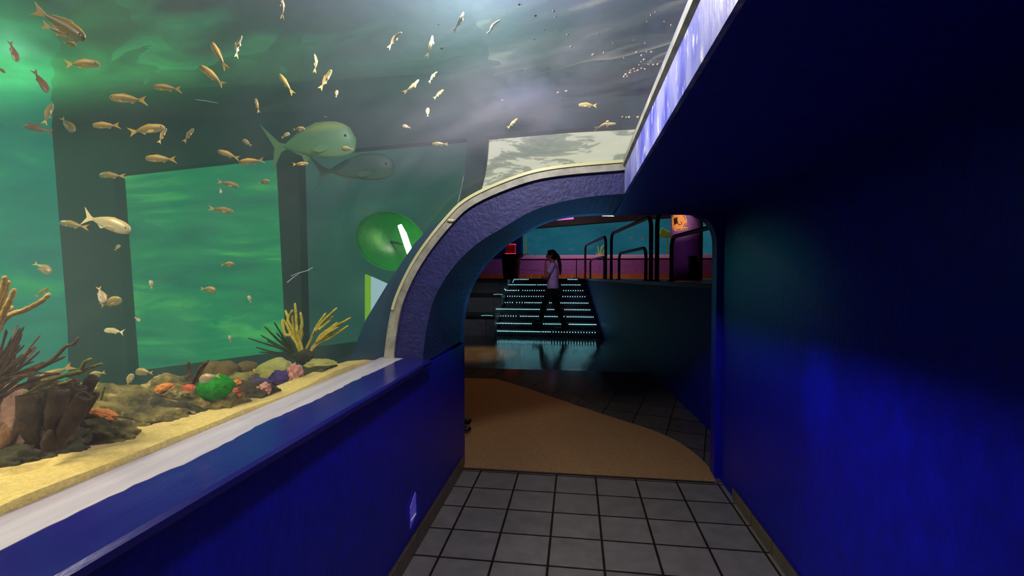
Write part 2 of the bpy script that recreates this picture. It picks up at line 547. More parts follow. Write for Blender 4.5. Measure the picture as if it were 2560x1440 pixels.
# refracted window light low by the collar, built as a glowing pane with fringe
q = [onY(*t, YF + .06) for t in [(930, 692), (1010, 728), (1010, 820), (930, 812)]]
w = struct('window_refraction', MB().prism([(t.x, t.z) for t in q], YF + .04, YF + .07), emat('pale_blue_refracted_light', C(150, 186, 190), 1))
q = [onY(*t, YF + .06) for t in [(915, 686), (930, 692), (930, 815), (915, 815)]]
obj('refraction_fringe', MB().prism([(t.x, t.z) for t in q], YF + .04, YF + .07), emat('yellow_green_fringe_light', C(112, 165, 44), 1), w)
w['label'] = 'pale blue glowing pane of refracted window light with a yellow green edge beside the arch'

# water surface seen from below: a rippled mirror
m, nd, ln = new_mat('rippled_water_surface')
out = nd.new('ShaderNodeOutputMaterial')
gl = nd.new('ShaderNodeBsdfGlossy'); gl.inputs['Color'].default_value = (1, 1, 1, 1); gl.inputs['Roughness'].default_value = .015
tl = nd.new('ShaderNodeBsdfDiffuse'); tl.inputs['Color'].default_value = (.5, .8, .6, 1)  # diffuse share added so the green spot can brighten ripples
mx = nd.new('ShaderNodeMixShader'); mx.inputs[0].default_value = .12
ln.new(gl.outputs[0], mx.inputs[1]); ln.new(tl.outputs[0], mx.inputs[2])
lw = nd.new('ShaderNodeLayerWeight'); lw.inputs['Blend'].default_value = .5
fc = ramp(nd, ln, lw.outputs['Facing'], [(.57, (.05, .05, .05, 1)), (.67, (.5, .5, .5, 1)), (.73, (1, 1, 1, 1))])
tp_ = nd.new('ShaderNodeBsdfTransparent'); m2 = nd.new('ShaderNodeMixShader')
ln.new(fc, m2.inputs[0]); ln.new(tp_.outputs[0], m2.inputs[1]); ln.new(mx.outputs[0], m2.inputs[2]); ln.new(m2.outputs[0], out.inputs['Surface'])
WS = m


def wave(x, y):
    a = x * .88 - y * .47; b_ = x * .47 + y * .88
    return .02 * noise.noise(Vector((a * 1.1, b_ * 4.0, 0))) + .009 * noise.noise(Vector((a * 2, b_ * 9, 3))) + .002 * noise.noise(Vector((a * 6, b_ * 22, 5)))


b = MB().grid(lambda s, t: (lerp(-6.99, 1.11, s), lerp(Y0 + .01, YE - .13, t), SURF + wave(lerp(-6.99, 1.11, s), lerp(Y0, YE, t))), 240, 170)
struct('haze_slab', MB().box(-6.99, 1.11, Y0, YE - .13, 3.0, 3.1), pmat('lavender_haze_slab', C(150, 132, 190), C(132, 116, 174), 3, .35, .65, rough=.7))  # slab added overhead; its lavender stands in for purple haze
struct('water_surface', b, WS, smooth=True, keep=True)
# water body
m, nd, ln = new_mat('hazy_green_water')
out = nd.new('ShaderNodeOutputMaterial')
vsx = nd.new('ShaderNodeVolumeScatter'); vsx.inputs['Color'].default_value = (.36, .84, .74, 1)
vsx.inputs['Density'].default_value = .07; vsx.inputs['Anisotropy'].default_value = .2
ln.new(vsx.outputs[0], out.inputs['Volume'])
WATER = m
wp = [(-6.99, .31), (-1.175, .31), (-1.175, 1.0), (-1.15, 1.0)] + [(q[0] - .003, q[1] + .002) for q in offset(G, .024)] + [(1.115, 2.2), (1.115, SURF - .035), (-6.99, SURF - .035)]
wb = struct('water', MB().prism(wp, Y0 + .01, YE - .11), WATER, keep=True)

# sand bed, falling away behind the reef
SAND = pmat('coarse_sand', C(236, 214, 128), C(212, 186, 104), 90, .35, .65, rough=.9, spec=.1, bump=.6, bscale=160, extra=(C(178, 160, 110), 5, .5, .7))


def sand_z(x, y):
    x0 = -1.4 + .16 * min(max((y - 1.2) / .8, 0), 1)
    t = min(max((x0 - x) / .5, 0), 1); t = t * t * (3 - 2 * t)
    e = min(max((y - 2.5) / .8, 0), 1)
    return 1.03 - .55 * t - .12 * e + .014 * noise.noise(Vector((x * 3, y * 3, 0))) + .005 * noise.noise(Vector((x * 14, y * 14, 2)))


b = MB().grid(lambda s, t: (lerp(-6.95, -1.146, 1 - (1 - s) ** 2.2), lerp(Y0 + .02, 2.655, t), sand_z(lerp(-6.95, -1.146, 1 - (1 - s) ** 2.2), lerp(Y0, 2.655, t)) if s < .999 else .99), 120, 130)
o = obj('sand', b, SAND, smooth=True, keep=True); o['kind'] = 'stuff'
tag(o, 'yellow coarse sand lying along the foot of the tunnel glass', 'sand')

# ------------------------------------------------------------------ fish
CAMP = Vector((0, 0, EYE))


def zprof(x):
    for i in range(len(G_OUT) - 1):
        a, b_ = G_OUT[i], G_OUT[i + 1]
        if a[0] <= x <= b_[0]: return lerp(a[1], b_[1], (x - a[0]) / max(b_[0] - a[0], 1e-6))
    return 2.157 if x > .27 else -9


def water_span(u, v):
    d = ray(u, v); t = .3; ti = None
    while t < 7:
        p = CAMP + d * t
        if ti is None:
            if p.x < -1.18 or (p.z > zprof(p.x) + .02 and p.x < 1.0 and p.z > 1.0): ti = t
        elif p.z > SURF - .1 or p.y > YF - .12 or p.x < -6.4 or (p.y > YR - .05 and p.z < zprof(p.x) + .25 and p.x > -1.5):
            return ti, t
        t += .01
    return (ti or 1), 7


def fish_mat(name, back, stripe, side, belly, rough=.35):
    m, nd, ln = new_mat(name)
    out = nd.new('ShaderNodeOutputMaterial'); b = nd.new('ShaderNodeBsdfPrincipled'); ln.new(b.outputs[0], out.inputs[0])
    b.inputs['Roughness'].default_value = rough; b.inputs['Specular IOR Level'].default_value = .6
    tc = nd.new('ShaderNodeTexCoord'); sx = nd.new('ShaderNodeSeparateXYZ'); ln.new(tc.outputs['Generated'], sx.inputs[0])
    nf = noise_tex(nd, ln, tc.outputs['Generated'], 14, 3)
    ad = N(nd, 'ShaderNodeMath', operation='MULTIPLY_ADD'); ln.new(nf, ad.inputs[0]); ad.inputs[1].default_value = .12
    ln.new(sx.outputs['Z'], ad.inputs[2])
    ln.new(ramp(nd, ln, ad.outputs[0], [(.12, belly), (.42, side), (.66, stripe), (.78, stripe), (.92, back)]), b.inputs['Base Color'])
    return m


FM = {
    'gold': fish_mat('golden_fish_skin', C(214, 176, 72), C(176, 148, 72), C(142, 136, 84), C(196, 196, 160)),
    'olive': fish_mat('olive_fish_skin', C(176, 144, 64), C(132, 122, 66), C(112, 116, 74), C(150, 152, 112)),
    'pale': fish_mat('pale_fish_skin', C(196, 160, 84), C(164, 152, 108), C(164, 164, 130), C(206, 204, 180)),
    'silver': fish_mat('silver_fish_skin', C(190, 166, 96), C(170, 160, 104), C(186, 182, 140), C(214, 212, 184)),
    'rust': fish_mat('rusty_fish_skin', C(136, 80, 50), C(118, 84, 58), C(112, 98, 66), C(134, 120, 86)),
    'jack': fish_mat('green_jack_skin', C(136, 160, 84), C(92, 140, 92), C(92, 150, 98), C(120, 166, 112), .5),
    'ghost': fish_mat('dark_jack_skin', C(52, 84, 70), C(40, 74, 62), C(40, 78, 64), C(66, 110, 86), .6),
}
FIN = {k: pmat('fin_' + k, c, rough=.5) for k, c in dict(gold=C(222, 186, 84), olive=C(180, 154, 76), pale=C(214, 180, 104), silver=C(214, 204, 150), rust=C(130, 92, 60), jack=C(96, 146, 92), ghost=C(56, 96, 76)).items()}
EYE_B = pmat('fish_eye_black', C(16, 16, 18), rough=.15)


def fish_proto(kind, skin, H, W, bend=0, tail=.3, jack=False, dorsal=.06):
    """fish of length 1, snout at +x, dorsal up; returns the body mesh with its parts as children"""
    n, seg = 22, 14
    def yb(t): return bend * math.sin(PI * (t * 1.15 - .1)) if bend else 0
    def prof(t):
        if jack: return (math.sin(PI * min(t * 1.02, 1) ** .62) ** .8)
        return (math.sin(PI * min(t, 1) ** .72)) ** .75
    def up(t): return H * .5 * prof(t) + .018 * (1 - abs(2 * t - 1)) + .016
    def dn(t): return H * .5 * prof(min(t * .97 + .03, 1)) * (.92 if not jack else .85) + .014
    vs, fs = [], []
    for i in range(n + 1):
        t = i / n
        x = .5 - .8 * t
        e = .1 if i == 0 else 1
        for k in range(seg):
            a = 2 * PI * k / seg
            s_, c_ = math.sin(a), math.cos(a)
            w = (W * .5 * prof(t) + .008) * (1 - .15 * abs(s_))
            z = (up(t) if s_ > 0 else dn(t)) * s_ * e
            vs.append((x, yb(t) + w * c_ * e, z))
    for i in range(n):
        for k in range(seg):
            a, b2 = i * seg + k, i * seg + (k + 1) % seg
            fs.append((a, b2, b2 + seg, a + seg))
    fs += [tuple(range(seg))[::-1], tuple(range(n * seg, (n + 1) * seg))]
    body = obj(kind, MB().add(vs, fs), FM[skin], smooth=True, keep=True)
    def fin(name, pts, th=.006, y=0, rot=None, par=body):
        q = [(Vector((p_[0], y, p_[1]))) for p_ in pts]
        b = MB(); nn = len(q)
        off = Vector((0, th, 0))
        vs = [p_ + off for p_ in q] + [p_ - off for p_ in q]
        vs = [Vector((p_.x, p_.y + yb(min(max((.5 - p_.x) / .8, 0), 1.25)), p_.z)) for p_ in vs]
        if rot: vs = [rot @ p_ for p_ in vs]
        b.add(vs, [(i, (i + 1) % nn, (i + 1) % nn + nn, i + nn) for i in range(nn)] + [tuple(range(nn)), tuple(range(nn, 2 * nn))[::-1]])
        return obj(name, b, FIN[skin], par)
    T = tail
    fin('tail_fin', [(-.27, .025), (-.34, .05), (-.5, T * .5), (-.5 + .03, T * .36), (-.405, .0), (-.47, -T * .36), (-.5, -T * .5), (-.34, -.05), (-.27, -.025)])
    tt = lambda x: (.5 - x) / .8
    top = lambda x: up(tt(x)) * .93
    bot = lambda x: -dn(tt(x)) * .93
    fin('dorsal_fin', [(.2, top(.2)), (.12, top(.12) + dorsal), (.0, top(0) + dorsal * .8), (-.15, top(-.15) + dorsal * .5), (-.22, top(-.22)), (0, top(0) - .03)])
    if jack:
        fin('anal_fin', [(-.02, bot(-.02)), (-.1, bot(-.1) - .13), (-.12, bot(-.12) - .03), (-.24, bot(-.24)), (-.1, bot(-.1) + .03)])
    else:
        fin('anal_fin', [(-.02, bot(-.02)), (-.09, bot(-.09) - .05), (-.18, bot(-.18)), (-.1, bot(-.1) + .02)])
    for s_ in (1, -1):
        b = MB(); y = s_ * (W * .47)
        q = [Vector((.22, y, -.03)), Vector((.13, y + s_ * .05, -.02)), Vector((.06, y + s_ * .07, -.06)), Vector((.12, y + s_ * .03, -.09)), Vector((.2, y, -.07))]
        q = [p_ + Vector((0, yb(tt(.15)), 0)) for p_ in q]
        d = Vector((0, .004, .004))
        b.add([p_ + d for p_ in q] + [p_ - d for p_ in q], [(i, (i + 1) % 5, (i + 1) % 5 + 5, i + 5) for i in range(5)] + [(0, 1, 2, 3, 4), (9, 8, 7, 6, 5)])
        obj('pectoral_fin', b, FIN[skin], body)
        t = .115
        obj('eye', MB().ball((.5 - .8 * t, yb(t) + s_ * (W * .5 * prof(t) * .86 + .006), up(t) * .28), (.02, .009, .02), 1), EYE_B, body, smooth=True)
    return body


def hide_proto(o): PROTOS.append(o)


PROTOS = []
FP = {}
for key, (kind, skin, H, W, bend, tail, jk, dor) in {
    'slim': ('slender_fish', 'gold', .19, .12, 0, .24, False, .03),
    'slimo': ('slender_fish', 'olive', .19, .12, .03, .22, False, .03),
    'bent': ('slender_fish', 'pale', .11, .09, .11, .18, False, .04),
    'bent2': ('slender_fish', 'pale', .1, .08, -.1, .18, False, .04),
    'bentg': ('slender_fish', 'gold', .15, .1, .08, .2, False, .03),
    'oval': ('oval_fish', 'olive', .38, .17, 0, .24, False, .03),
    'ovalp': ('oval_fish', 'pale', .38, .18, .03, .26, False, .04),
    'silver': ('silver_fish', 'silver', .24, .13, 0, .36, False, .02),
    'rust': ('slender_fish', 'rust', .2, .12, .02, .2, False, .02),
    'jack': ('jack_fish', 'jack', .38, .16, -.02, .5, True, .02),
    'ghost': ('jack_fish', 'ghost', .3, .14, 0, .4, True, .02),
}.items():
    FP[key] = [fish_proto(kind, skin, H, W, bend, tail, jk, dor), False]


def place_fish(h, t, key, label, frac=.35, roll=0, group='small fish in the tank', deep=0.0):
    mu, mv = (h[0] + t[0]) / 2, (h[1] + t[1]) / 2
    ti, to = water_span(mu, mv)
    D = lerp(ti, to, frac)
    d0 = 1.0
    P, Q = CAMP + ray(*h) * D, CAMP + ray(*t) * D
    a = (P - Q); Ln = a.length; a.normalize()
    vd = ((P + Q) / 2 - CAMP).normalized()
    if deep:
        a = (a * math.cos(deep) + vd * math.sin(deep)).normalized()
    zz = a.cross(vd).normalized()
    if zz.z < 0: zz = -zz
    zz = Matrix.Rotation(math.radians(roll), 3, a) @ zz
    yy = zz.cross(a).normalized(); zz = a.cross(yy).normalized()
    M = Matrix((a, yy, zz)).transposed().to_4x4()
    M = Matrix.Translation((P + Q) / 2) @ M @ Matrix.Scale(Ln, 4)
    src, used = FP[key]
    if used:
        o = src.copy(); COL.objects.link(o)
        for c in src.children:
            k = c.copy(); COL.objects.link(k); k.parent = o
        o.matrix_world = M
    else:
        o = src; FP[key][1] = True
        o.matrix_world = M
    o['label'] = label; o['category'] = 'fish'; o['group'] = group
    return o


FISH = [
    ((215, 98), (85, 22), 'slimo', 'largest of the slender fish, diving right in the top corner over the green ripples', .25),
    ((198, 100), (106, 62), 'slimo', 'slender fish half hidden under the large diving one, its pale tail fanned', .4),
    ((191, 113), (157, 106), 'oval', 'small curled fish just below the two diving fish in the top corner', .5),
    ((250, 160), (162, 160), 'slim', 'slender gold fish swimming right near the top of the wide dark column', .35),
    ((43, 155), (24, 102), 'rust', 'rust coloured fish pointing down against bright green ripples, highest at the frame edge', .5),
    ((14, 182), (-12, 166), 'rust', 'rust coloured fish cut off by the frame edge', .5),
    ((120, 232), (83, 174), 'rust', 'rusty slender fish diving beside the wide column, over green ripples', .5),
    ((131, 259), (110, 312), 'slimo', 'olive fish pointing steeply up at the left edge of the wide column', .4),
    ((59, 313), (132, 331), 'rust', 'pinkish brown fish facing left at the bottom of the bright green ripples', .4),
    ((185, 330), (153, 293), 'oval', 'small dark olive fish diving on the wide column, tail up', .5),
    ((231, 314), (300, 314), 'slim', 'gold fish facing left, first of the row under the ripples', .35),
    ((413, 318), (321, 331), 'slim', 'long gold fish facing right with a smaller fish hanging from its head', .3),
    ((416, 320), (396, 359), 'bentg', 'small fish hanging tail down at the head of the long gold fish', .4),
    ((484, 321), (459, 356), 'slimo', 'small fish pointing up, tail swung left, right of the long gold fish', .4),
    ((274, 244), (367, 252), 'slim', 'gold fish facing left with one bright white belly fin', .3),
    ((383, 217), (453, 224), 'slim', 'gold fish facing left with a bright belly, above the dark beam', .3),
    ((498, 164), (561, 214), 'slim', 'gold rimmed fish with its head up left, tail low, over the dark beam', .3),
    ((527, 104), (566, 172), 'bentg', 'narrow fish seen from below, tail trailing down right, under the green ripples', .35),
    ((604, 89), (588, 146), 'bent', 'narrow fish rising with its tail swung left, at the right end of the green ripples', .35),
    ((363, 396), (441, 399), 'slim', 'gold fish facing left just above the lower edge of the dark beam', .35),
    ((247, 438), (314, 440), 'slimo', 'olive fish facing left across the edge of the wide column below the beam', .4),
    ((544, 377), (599, 397), 'slim', 'gold fish with pale belly tilting head up left, by the second column', .35),
    ((606, 349), (629, 365), 'oval', 'tiny fish facing up left, left of the large jack tail', .4),
    ((597, 467), (544, 453), 'slimo', 'slim olive fish heading down right below the beam', .4),
    ((552, 484), (551, 470), 'ovalp', 'tiny fish seen head on below the slim olive fish', .45),
    ((596, 407), (661, 400), 'slim', 'bright gold fish facing left under the jack tail', .3),
    ((639, 245), (647, 282), 'bentg', 'small fish pointing up alone over the middle of the dark beam', .4),
    ((697, 184), (733, 235), 'bentg', 'narrow fish with head up left and tail down, above the large jack', .4),
    ((829, 174), (799, 225), 'bentg', 'narrow fish with head up right and forked tail low, above the jack head', .4),
    ((787, 134), (788, 182), 'bent', 'faint upright fish in the haze above the jack, its tail below', .5),
    ((843, 225), (840, 244), 'ovalp', 'very small fish nose up in the haze over the jack head', .5),
    ((702, -8), (707, 47), 'bent', 'fish cut off by the top of the frame, only the rear half showing', .4),
    ((1004, 80), (968, 122), 'bent', 'pale narrow fish with a bright yellow tail under the white glare', .4),
    ((1082, 88), (1068, 144), 'bent2', 'thin pale fish hanging nearly upright beside the white glare', .4),
    ((1160, 30), (1134, 80), 'bent2', 'pale fish with one fin out, highest of those right of the glare', .4),
    ((1250, 50), (1217, 86), 'bent', 'pale fish curled into an arc, furthest right of the upper fish', .4),
    ((1093, 179), (1071, 207), 'bent', 'short pale fish nose up, right of a longer one with a raised fin', .4),
    ((1048, 199), (1009, 234), 'bent2', 'longer pale fish heading up right with a raised fin, mid height', .4),
    ((1109, 224), (1084, 247), 'bentg', 'short gold rimmed fish below the two pale ones', .4),
    ((1070, 269), (1069, 292), 'ovalp', 'tiny fish with fins spread, seen end on above the third column', .4),
    ((1006, 314), (1026, 319), 'ovalp', 'tiny pale disc shaped fish right of the jack head', .4),
    ((1079, 360), (1121, 360), 'slimo', 'olive fish with a white tail tip, left of the third column', .4),
    ((763, 323), (732, 324), 'oval', 'small yellow tailed fish in front of the jack, nearer its back', .3),
    ((724, 333), (704, 345), 'ovalp', 'small pale curled fish in front of the jack, nearer its tail', .3),
    ((854, 372), (884, 372), 'oval', 'small fish facing left just below the jack head', .3),
    ((771, 409), (731, 411), 'slim', 'gold fish facing right beside the top of the second column', .35),
    ((675, 453), (645, 457), 'oval', 'small oval fish left of the second column, below the bright gold one', .4),
    ((1446, 262), (1493, 264), 'slim', 'lone grey gold fish facing left above the mottled white panel', .35),
    ((1294, 296), (1268, 321), 'bentg', 'small fish heading up right just over the mottled white panel', .35),
    ((1541, 309), (1484, 321), 'bent', 'thin sliver of a fish on the upper edge of the mottled white panel', .35),
    ((148, 556), (221, 569), 'olive_', 'olive fish facing left on the wide column, behind the silver fish', .4),
    ((328, 577), (206, 540), 'silver', 'large silver fish with a forked tail heading right off the wide column', .22),
    ((584, 530), (522, 520), 'slimo', 'olive fish heading right with a dark tail root, left of the second column', .4),
    ((300, 612), (287, 626), 'ovalp', 'tiny faint fish at the right edge of the wide column', .5),
    ((586, 661), (552, 662), 'oval', 'oval fish facing right, middle of the green pane', .4),
    ((128, 683), (84, 657), 'oval', 'olive fish diving right above the yellow finger coral', .4),
    ((260, 758), (246, 716), 'ovalp', 'pale fish diving with both fins spread, in front of the wide column', .35),
    ((305, 748), (250, 764), 'oval', 'olive oval fish rising right beside the diving pale fish', .35),
    ((377, 700), (379, 722), 'ovalp', 'tiny upright orange fish near the left of the green pane', .4),
    ((541, 727), (501, 721), 'oval', 'oval fish facing right below the one in the middle of the green pane', .4),
    ((621, 738), (627, 757), 'ovalp', 'tiny upright fish left of the second column, low down', .45),
    ((351, 803), (336, 793), 'ovalp', 'tiny round pale fish low in the green pane beside the wide column', .4),
    ((260, 825), (311, 831), 'silver', 'silver green fish facing left low on the wide column', .35),
    ((574, 838), (576, 855), 'ovalp', 'tiny upright fish low in the green pane near the dark sea whips', .4),
    ((121, 720), (88, 742), 'slimo', 'dim small fish above the bent yellow coral finger', .5),
    ((338, 929), (383, 932), 'oval', 'tan oval fish facing left above the dark base of the frame', .35),
    ((331, 934), (317, 966), 'ovalp', 'small pink fish with nose up beside the tan oval fish', .3),
    ((92, 954), (182, 914), 'olive2', 'large yellow fish behind the brown tube sponges', .3),
    ((222, 942), (264, 930), 'oval', 'orange fish facing left behind the topmost sponge tube', .3),
    ((497, 951), (550, 938), 'ovalp', 'white fish facing left, touching the bright green ball coral', .02),
]
FP['olive_'] = FP['slimo']; FP['olive2'] = FP['slimo']
for h, t, key, lab, fr_ in FISH:
    place_fish(h, t, key, lab, fr_, roll=(20 if key in ('bent', 'bent2') else 8 * math.sin(h[0])))
place_fish((890, 348), (664, 372), 'jack', 'large pale green jack facing right under the haze', .78, 0, 'large jacks')
place_fish((988, 416), (780, 432), 'ghost', 'large dim dark jack behind, below the pale green one', .9, 0, 'large jacks')

# ------------------------------------------------------------------ reef
ROCK = pmat('mossy_reef_rock', C(132, 122, 66), C(58, 60, 36), 11, .38, .6, rough=.9, spec=.15, bump=1, bscale=34, extra=(C(164, 148, 90), 18, .56, .66))
ROCKD = pmat('dark_reef_rock', C(70, 68, 44), C(42, 44, 32), 9, .35, .62, rough=.9, spec=.15, bump=.9, bscale=26)
ROCKB = pmat('brown_round_rock', C(112, 96, 58), C(80, 72, 44), 12, .35, .62, rough=.9, spec=.15, bump=.6, bscale=40)
ROCKP = pmat('pink_tan_rock', C(196, 150, 108), C(150, 118, 90), 7, .4, .6, rough=.9, spec=.15, bump=.9, bscale=22, extra=(C(92, 74, 62), 6, .58, .66))
ROCKG = pmat('pale_green_rock', C(176, 174, 98), C(146, 150, 84), 12, .35, .6, rough=.9, spec=.1, bump=.7, bscale=40)
ROCKV = pmat('purple_coralline_rock', C(92, 70, 118), C(60, 54, 96), 14, .35, .6, rough=.9, spec=.1, bump=.8, bscale=40)
PINK = pmat('pink_encrusting_coral', C(206, 150, 128), C(186, 128, 112), 20, .35, .6, rough=.8, bump=.6, bscale=60)
ORANGE = pmat('orange_sponge', C(222, 138, 44), C(180, 110, 44), 16, .35, .65, rough=.8, bump=.8, bscale=40)
RED = pmat('orange_red_sponge', C(214, 104, 54), C(160, 70, 44), 20, .35, .65, rough=.8, bump=.8, bscale=50)
GREENB = pmat('vivid_green_coral', C(30, 150, 34), C(20, 122, 30), 60, .4, .6, rough=.8, spec=.1, bump=.9, bscale=120)
WHITE = pmat('white_shell', C(214, 208, 206), C(180, 170, 176), 20, .4, .6, rough=.6)
YELS = pmat('yellow_sponge', C(214, 186, 60), rough=.8)
DISP = [(.32, 1.5), (.18, 4), (.09, 9), (.045, 20)]


REEF = []
ATTACHED = ('small corals', 'orange sponges', 'shells')


def hit_reef(u, v, default):
    d = ray(u, v); best = None
    for t in REEF:
        p, n, i, dist = t.ray_cast(CAMP, d)
        if p is not None and (best is None or p.y < best): best = p.y
    return best if best is not None else default


def rock(name, u, v, w, h, Y, mat, label, cat='rock', seed=0, tilt=0, rot=0, dep=.75, disp=None, sub=4, group='rocks of the reef'):
    d = ray(u, v)
    if group in ATTACHED:
        Y = hit_reef(u, v, Y)
    elif Y < 5:
        Y = max(onZ(u, v + h / 2, 1.0).y + .07, (1.235 + .0004 * h) / abs(d.x / d.y))
        Y = min(Y, 2.55)
    c = onY(u, v, Y)
    a, hh = px(w, c) / 2, px(h, c) / 2
    b = MB().ball((0, 0, 0), (a, max(a * dep * .6, hh * .7), hh), sub + (1 if w > 140 and Y < 5 else 0), disp or DISP, seed + 1, 0, 0)
    if h >= 40 and group == 'rocks of the reef':
        for p_ in b.v:
            if p_.z < 0: p_.z *= 2.3
    R = Matrix.Rotation(YAW + rot, 3, 'Z') @ Matrix.Rotation(tilt, 3, 'Y')
    b.v = [R @ p_ + c for p_ in b.v]
    for p_ in b.v:      # never through the glass
        if p_.x > -1.2: p_.x = -1.2 - (p_.x + 1.2) * .1
    if group == 'rocks of the reef':
        REEF.append(BVHTree.FromPolygons(b.v, b.f))
    return tag(obj(name, b, mat, smooth=True), label, cat, group)


rock('rock', -10, 1075, 118, 230, 1.14, ROCKP, 'pink tan rock with a hollow, at the frame edge beside the brown sponges', seed=3, dep=.9)
rock('rock', 40, 1160, 190, 96, 1.06, ROCKD, 'dark low rock on the sand under the brown sponges', seed=5)
rock('rock', 150, 1120, 150, 120, 1.24, ROCKD, 'dark rock carrying the brown tube sponges', seed=25)
rock('rock', 322, 1030, 300, 110, 1.62, ROCK, 'long mossy ledge rock sloping down from the orange sponge, behind the sand', seed=8, tilt=.22)
rock('rock', 452, 990, 210, 92, 1.9, ROCK, 'mossy rock under the orange sponges, left of the green ball coral', seed=9, tilt=.14)
rock('rock', 228, 1095, 220, 105, 1.34, ROCK, 'rounded mossy rock at the front, between the sponges and the sand', seed=11, tilt=.12)
rock('rock', 330, 1072, 120, 66, 1.46, ROCK, 'small mossy rock at the sand edge, right of the rounded front rock', seed=12, tilt=.2)
rock('rock', 432, 1040, 170, 72, 1.62, ROCKD, 'dark mossy rock at the sand edge, left below the green ball coral', seed=14, tilt=.25)
rock('rock', 545, 1012, 190, 80, 1.78, ROCK, 'mossy rock directly under the green ball coral', seed=15, tilt=.16)
rock('rock', 628, 985, 170, 60, 2.0, ROCKD, 'dark rubble rock right of the green ball coral', seed=16, tilt=.2)
rock('rock', 533, 921, 68, 40, 2.25, ROCKB, 'small brown round rock just above the white fish', seed=17, disp=[(.1, 2), (.04, 6)])
rock('rock', 566, 922, 62, 42, 2.3, ROCKB, 'middle one of the three brown round rocks in a row', seed=18, disp=[(.1, 2), (.04, 6)])
rock('rock', 614, 920, 62, 36, 2.35, ROCKB, 'brown round rock nearest the pale green flat rock', seed=19, disp=[(.1, 2), (.04, 6)], tilt=-.2)
rock('rock', 680, 925, 96, 50, 2.3, ROCKG, 'pale green flat rock tilted up toward the yellow sea rods', seed=20, tilt=-.35, disp=[(.2, 1.6), (.06, 6)])
rock('rock', 612, 950, 84, 40, 2.1, ROCK, 'mossy stone between the brown round rocks and the dark rubble', seed=31)
rock('rock', 712, 948, 72, 46, 2.16, ROCKV, 'purple crusted rock beside the pink coral', seed=21)
rock('rock', 655, 962, 60, 34, 2.05, ROCKV, 'dark purple stone between the green ball coral and the purple crusted rock', seed=22)
rock('rock', 800, 940, 190, 46, 2.36, ROCKD, 'low dark rubble bank at the foot of the yellow sea rods', seed=23, tilt=-.1)
rock('rock', 803, 914, 82, 34, 2.46, ROCKG, 'flat lobed greenish coral plate right of the sea rod base', cat='coral', seed=24, disp=[(.3, 3), (.1, 8)], group='small corals')
rock('coral', 739, 938, 34, 52, 2.12, PINK, 'pink lumpy coral growing on the purple rock', cat='coral', seed=41, disp=[(.5, 2.4), (.2, 6)], group='small corals')
rock('coral', 665, 972, 40, 26, 2.0, PINK, 'small pinkish coral low at the right of the green ball', cat='coral', seed=42, disp=[(.5, 2.4), (.2, 6)], group='small corals')
rock('sponge', 253, 1036, 70, 26, 1.42, ORANGE, 'orange sponge crust nearest the brown tube sponges', cat='sponge', seed=43, tilt=.25, group='orange sponges')
rock('sponge', 410, 972, 58, 24, 1.74, ORANGE, 'bright orange sponge crust on top of the ledge rock', cat='sponge', seed=44, tilt=-.2, group='orange sponges')
rock('sponge', 474, 975, 40, 26, 1.78, RED, 'dull orange sponge crust just left of the green ball coral', cat='sponge', seed=45, group='orange sponges')
rock('sponge', 590, 958, 24, 18, 1.85, ORANGE, 'small orange sponge touching the right side of the green ball coral', cat='sponge', seed=46, group='orange sponges')
rock('sponge', 598, 980, 44, 22, 1.85, RED, 'red orange sponge low at the right of the green ball coral', cat='sponge', seed=47, group='orange sponges')
rock('shell', 214, 1040, 26, 22, 1.27, WHITE, 'white shell lying beside the brown tube sponges', cat='shell', seed=48, sub=3, group='shells')
rock('shell', 112, 1085, 30, 26, 1.12, WHITE, 'pale pink shell piece under the brown tube sponges', cat='shell', seed=49, sub=3, group='shells')
rock('sponge', 636, 926, 14, 9, 2.1, YELS, 'tiny bright yellow sponge at the tip of the pale green rock', cat='sponge', seed=50, sub=3, group='orange sponges')
# green ball coral
c = onY(542, 971, hit_reef(542, 992, 1.7) + .03); r = px(43, c)
tag(obj('ball_coral', MB().ball(c, (r, r, r * .78), 4, [(.06, 1.6), (.035, 14)], 4, YAW, .35), GREENB, smooth=True), 'vivid green dimpled ball coral on the rocks', 'coral')

# corals built of tapering branches
SEAY = pmat('yellow_sea_rod', C(214, 200, 78), C(188, 172, 62), 30, .4, .6, rough=.85, spec=.1, bump=.8, bscale=90)
SEAT = pmat('tan_finger_coral', C(206, 176, 92), C(170, 144, 76), 30, .4, .6, rough=.85, spec=.1, bump=.8, bscale=90)
SEAB = pmat('brown_sea_whip', C(104, 80, 54), C(76, 62, 42), 30, .4, .6, rough=.85, spec=.1, bump=.7, bscale=90)
SEAD = pmat('dark_sea_whip', C(66, 70, 46), C(50, 58, 40), 30, .4, .6, rough=.85, spec=.1)
SEAO = pmat('olive_coral_branch', C(140, 140, 70), C(112, 116, 60), 30, .4, .6, rough=.85, spec=.1, bump=.7, bscale=90)
SPONGE = pmat('brown_tube_sponge', C(76, 62, 42), C(50, 42, 30), 24, .35, .65, rough=.9, spec=.1, bump=1, bscale=60)
MOUTH_SHADE = pmat('sponge_mouth_shade', C(20, 16, 12), rough=.9)


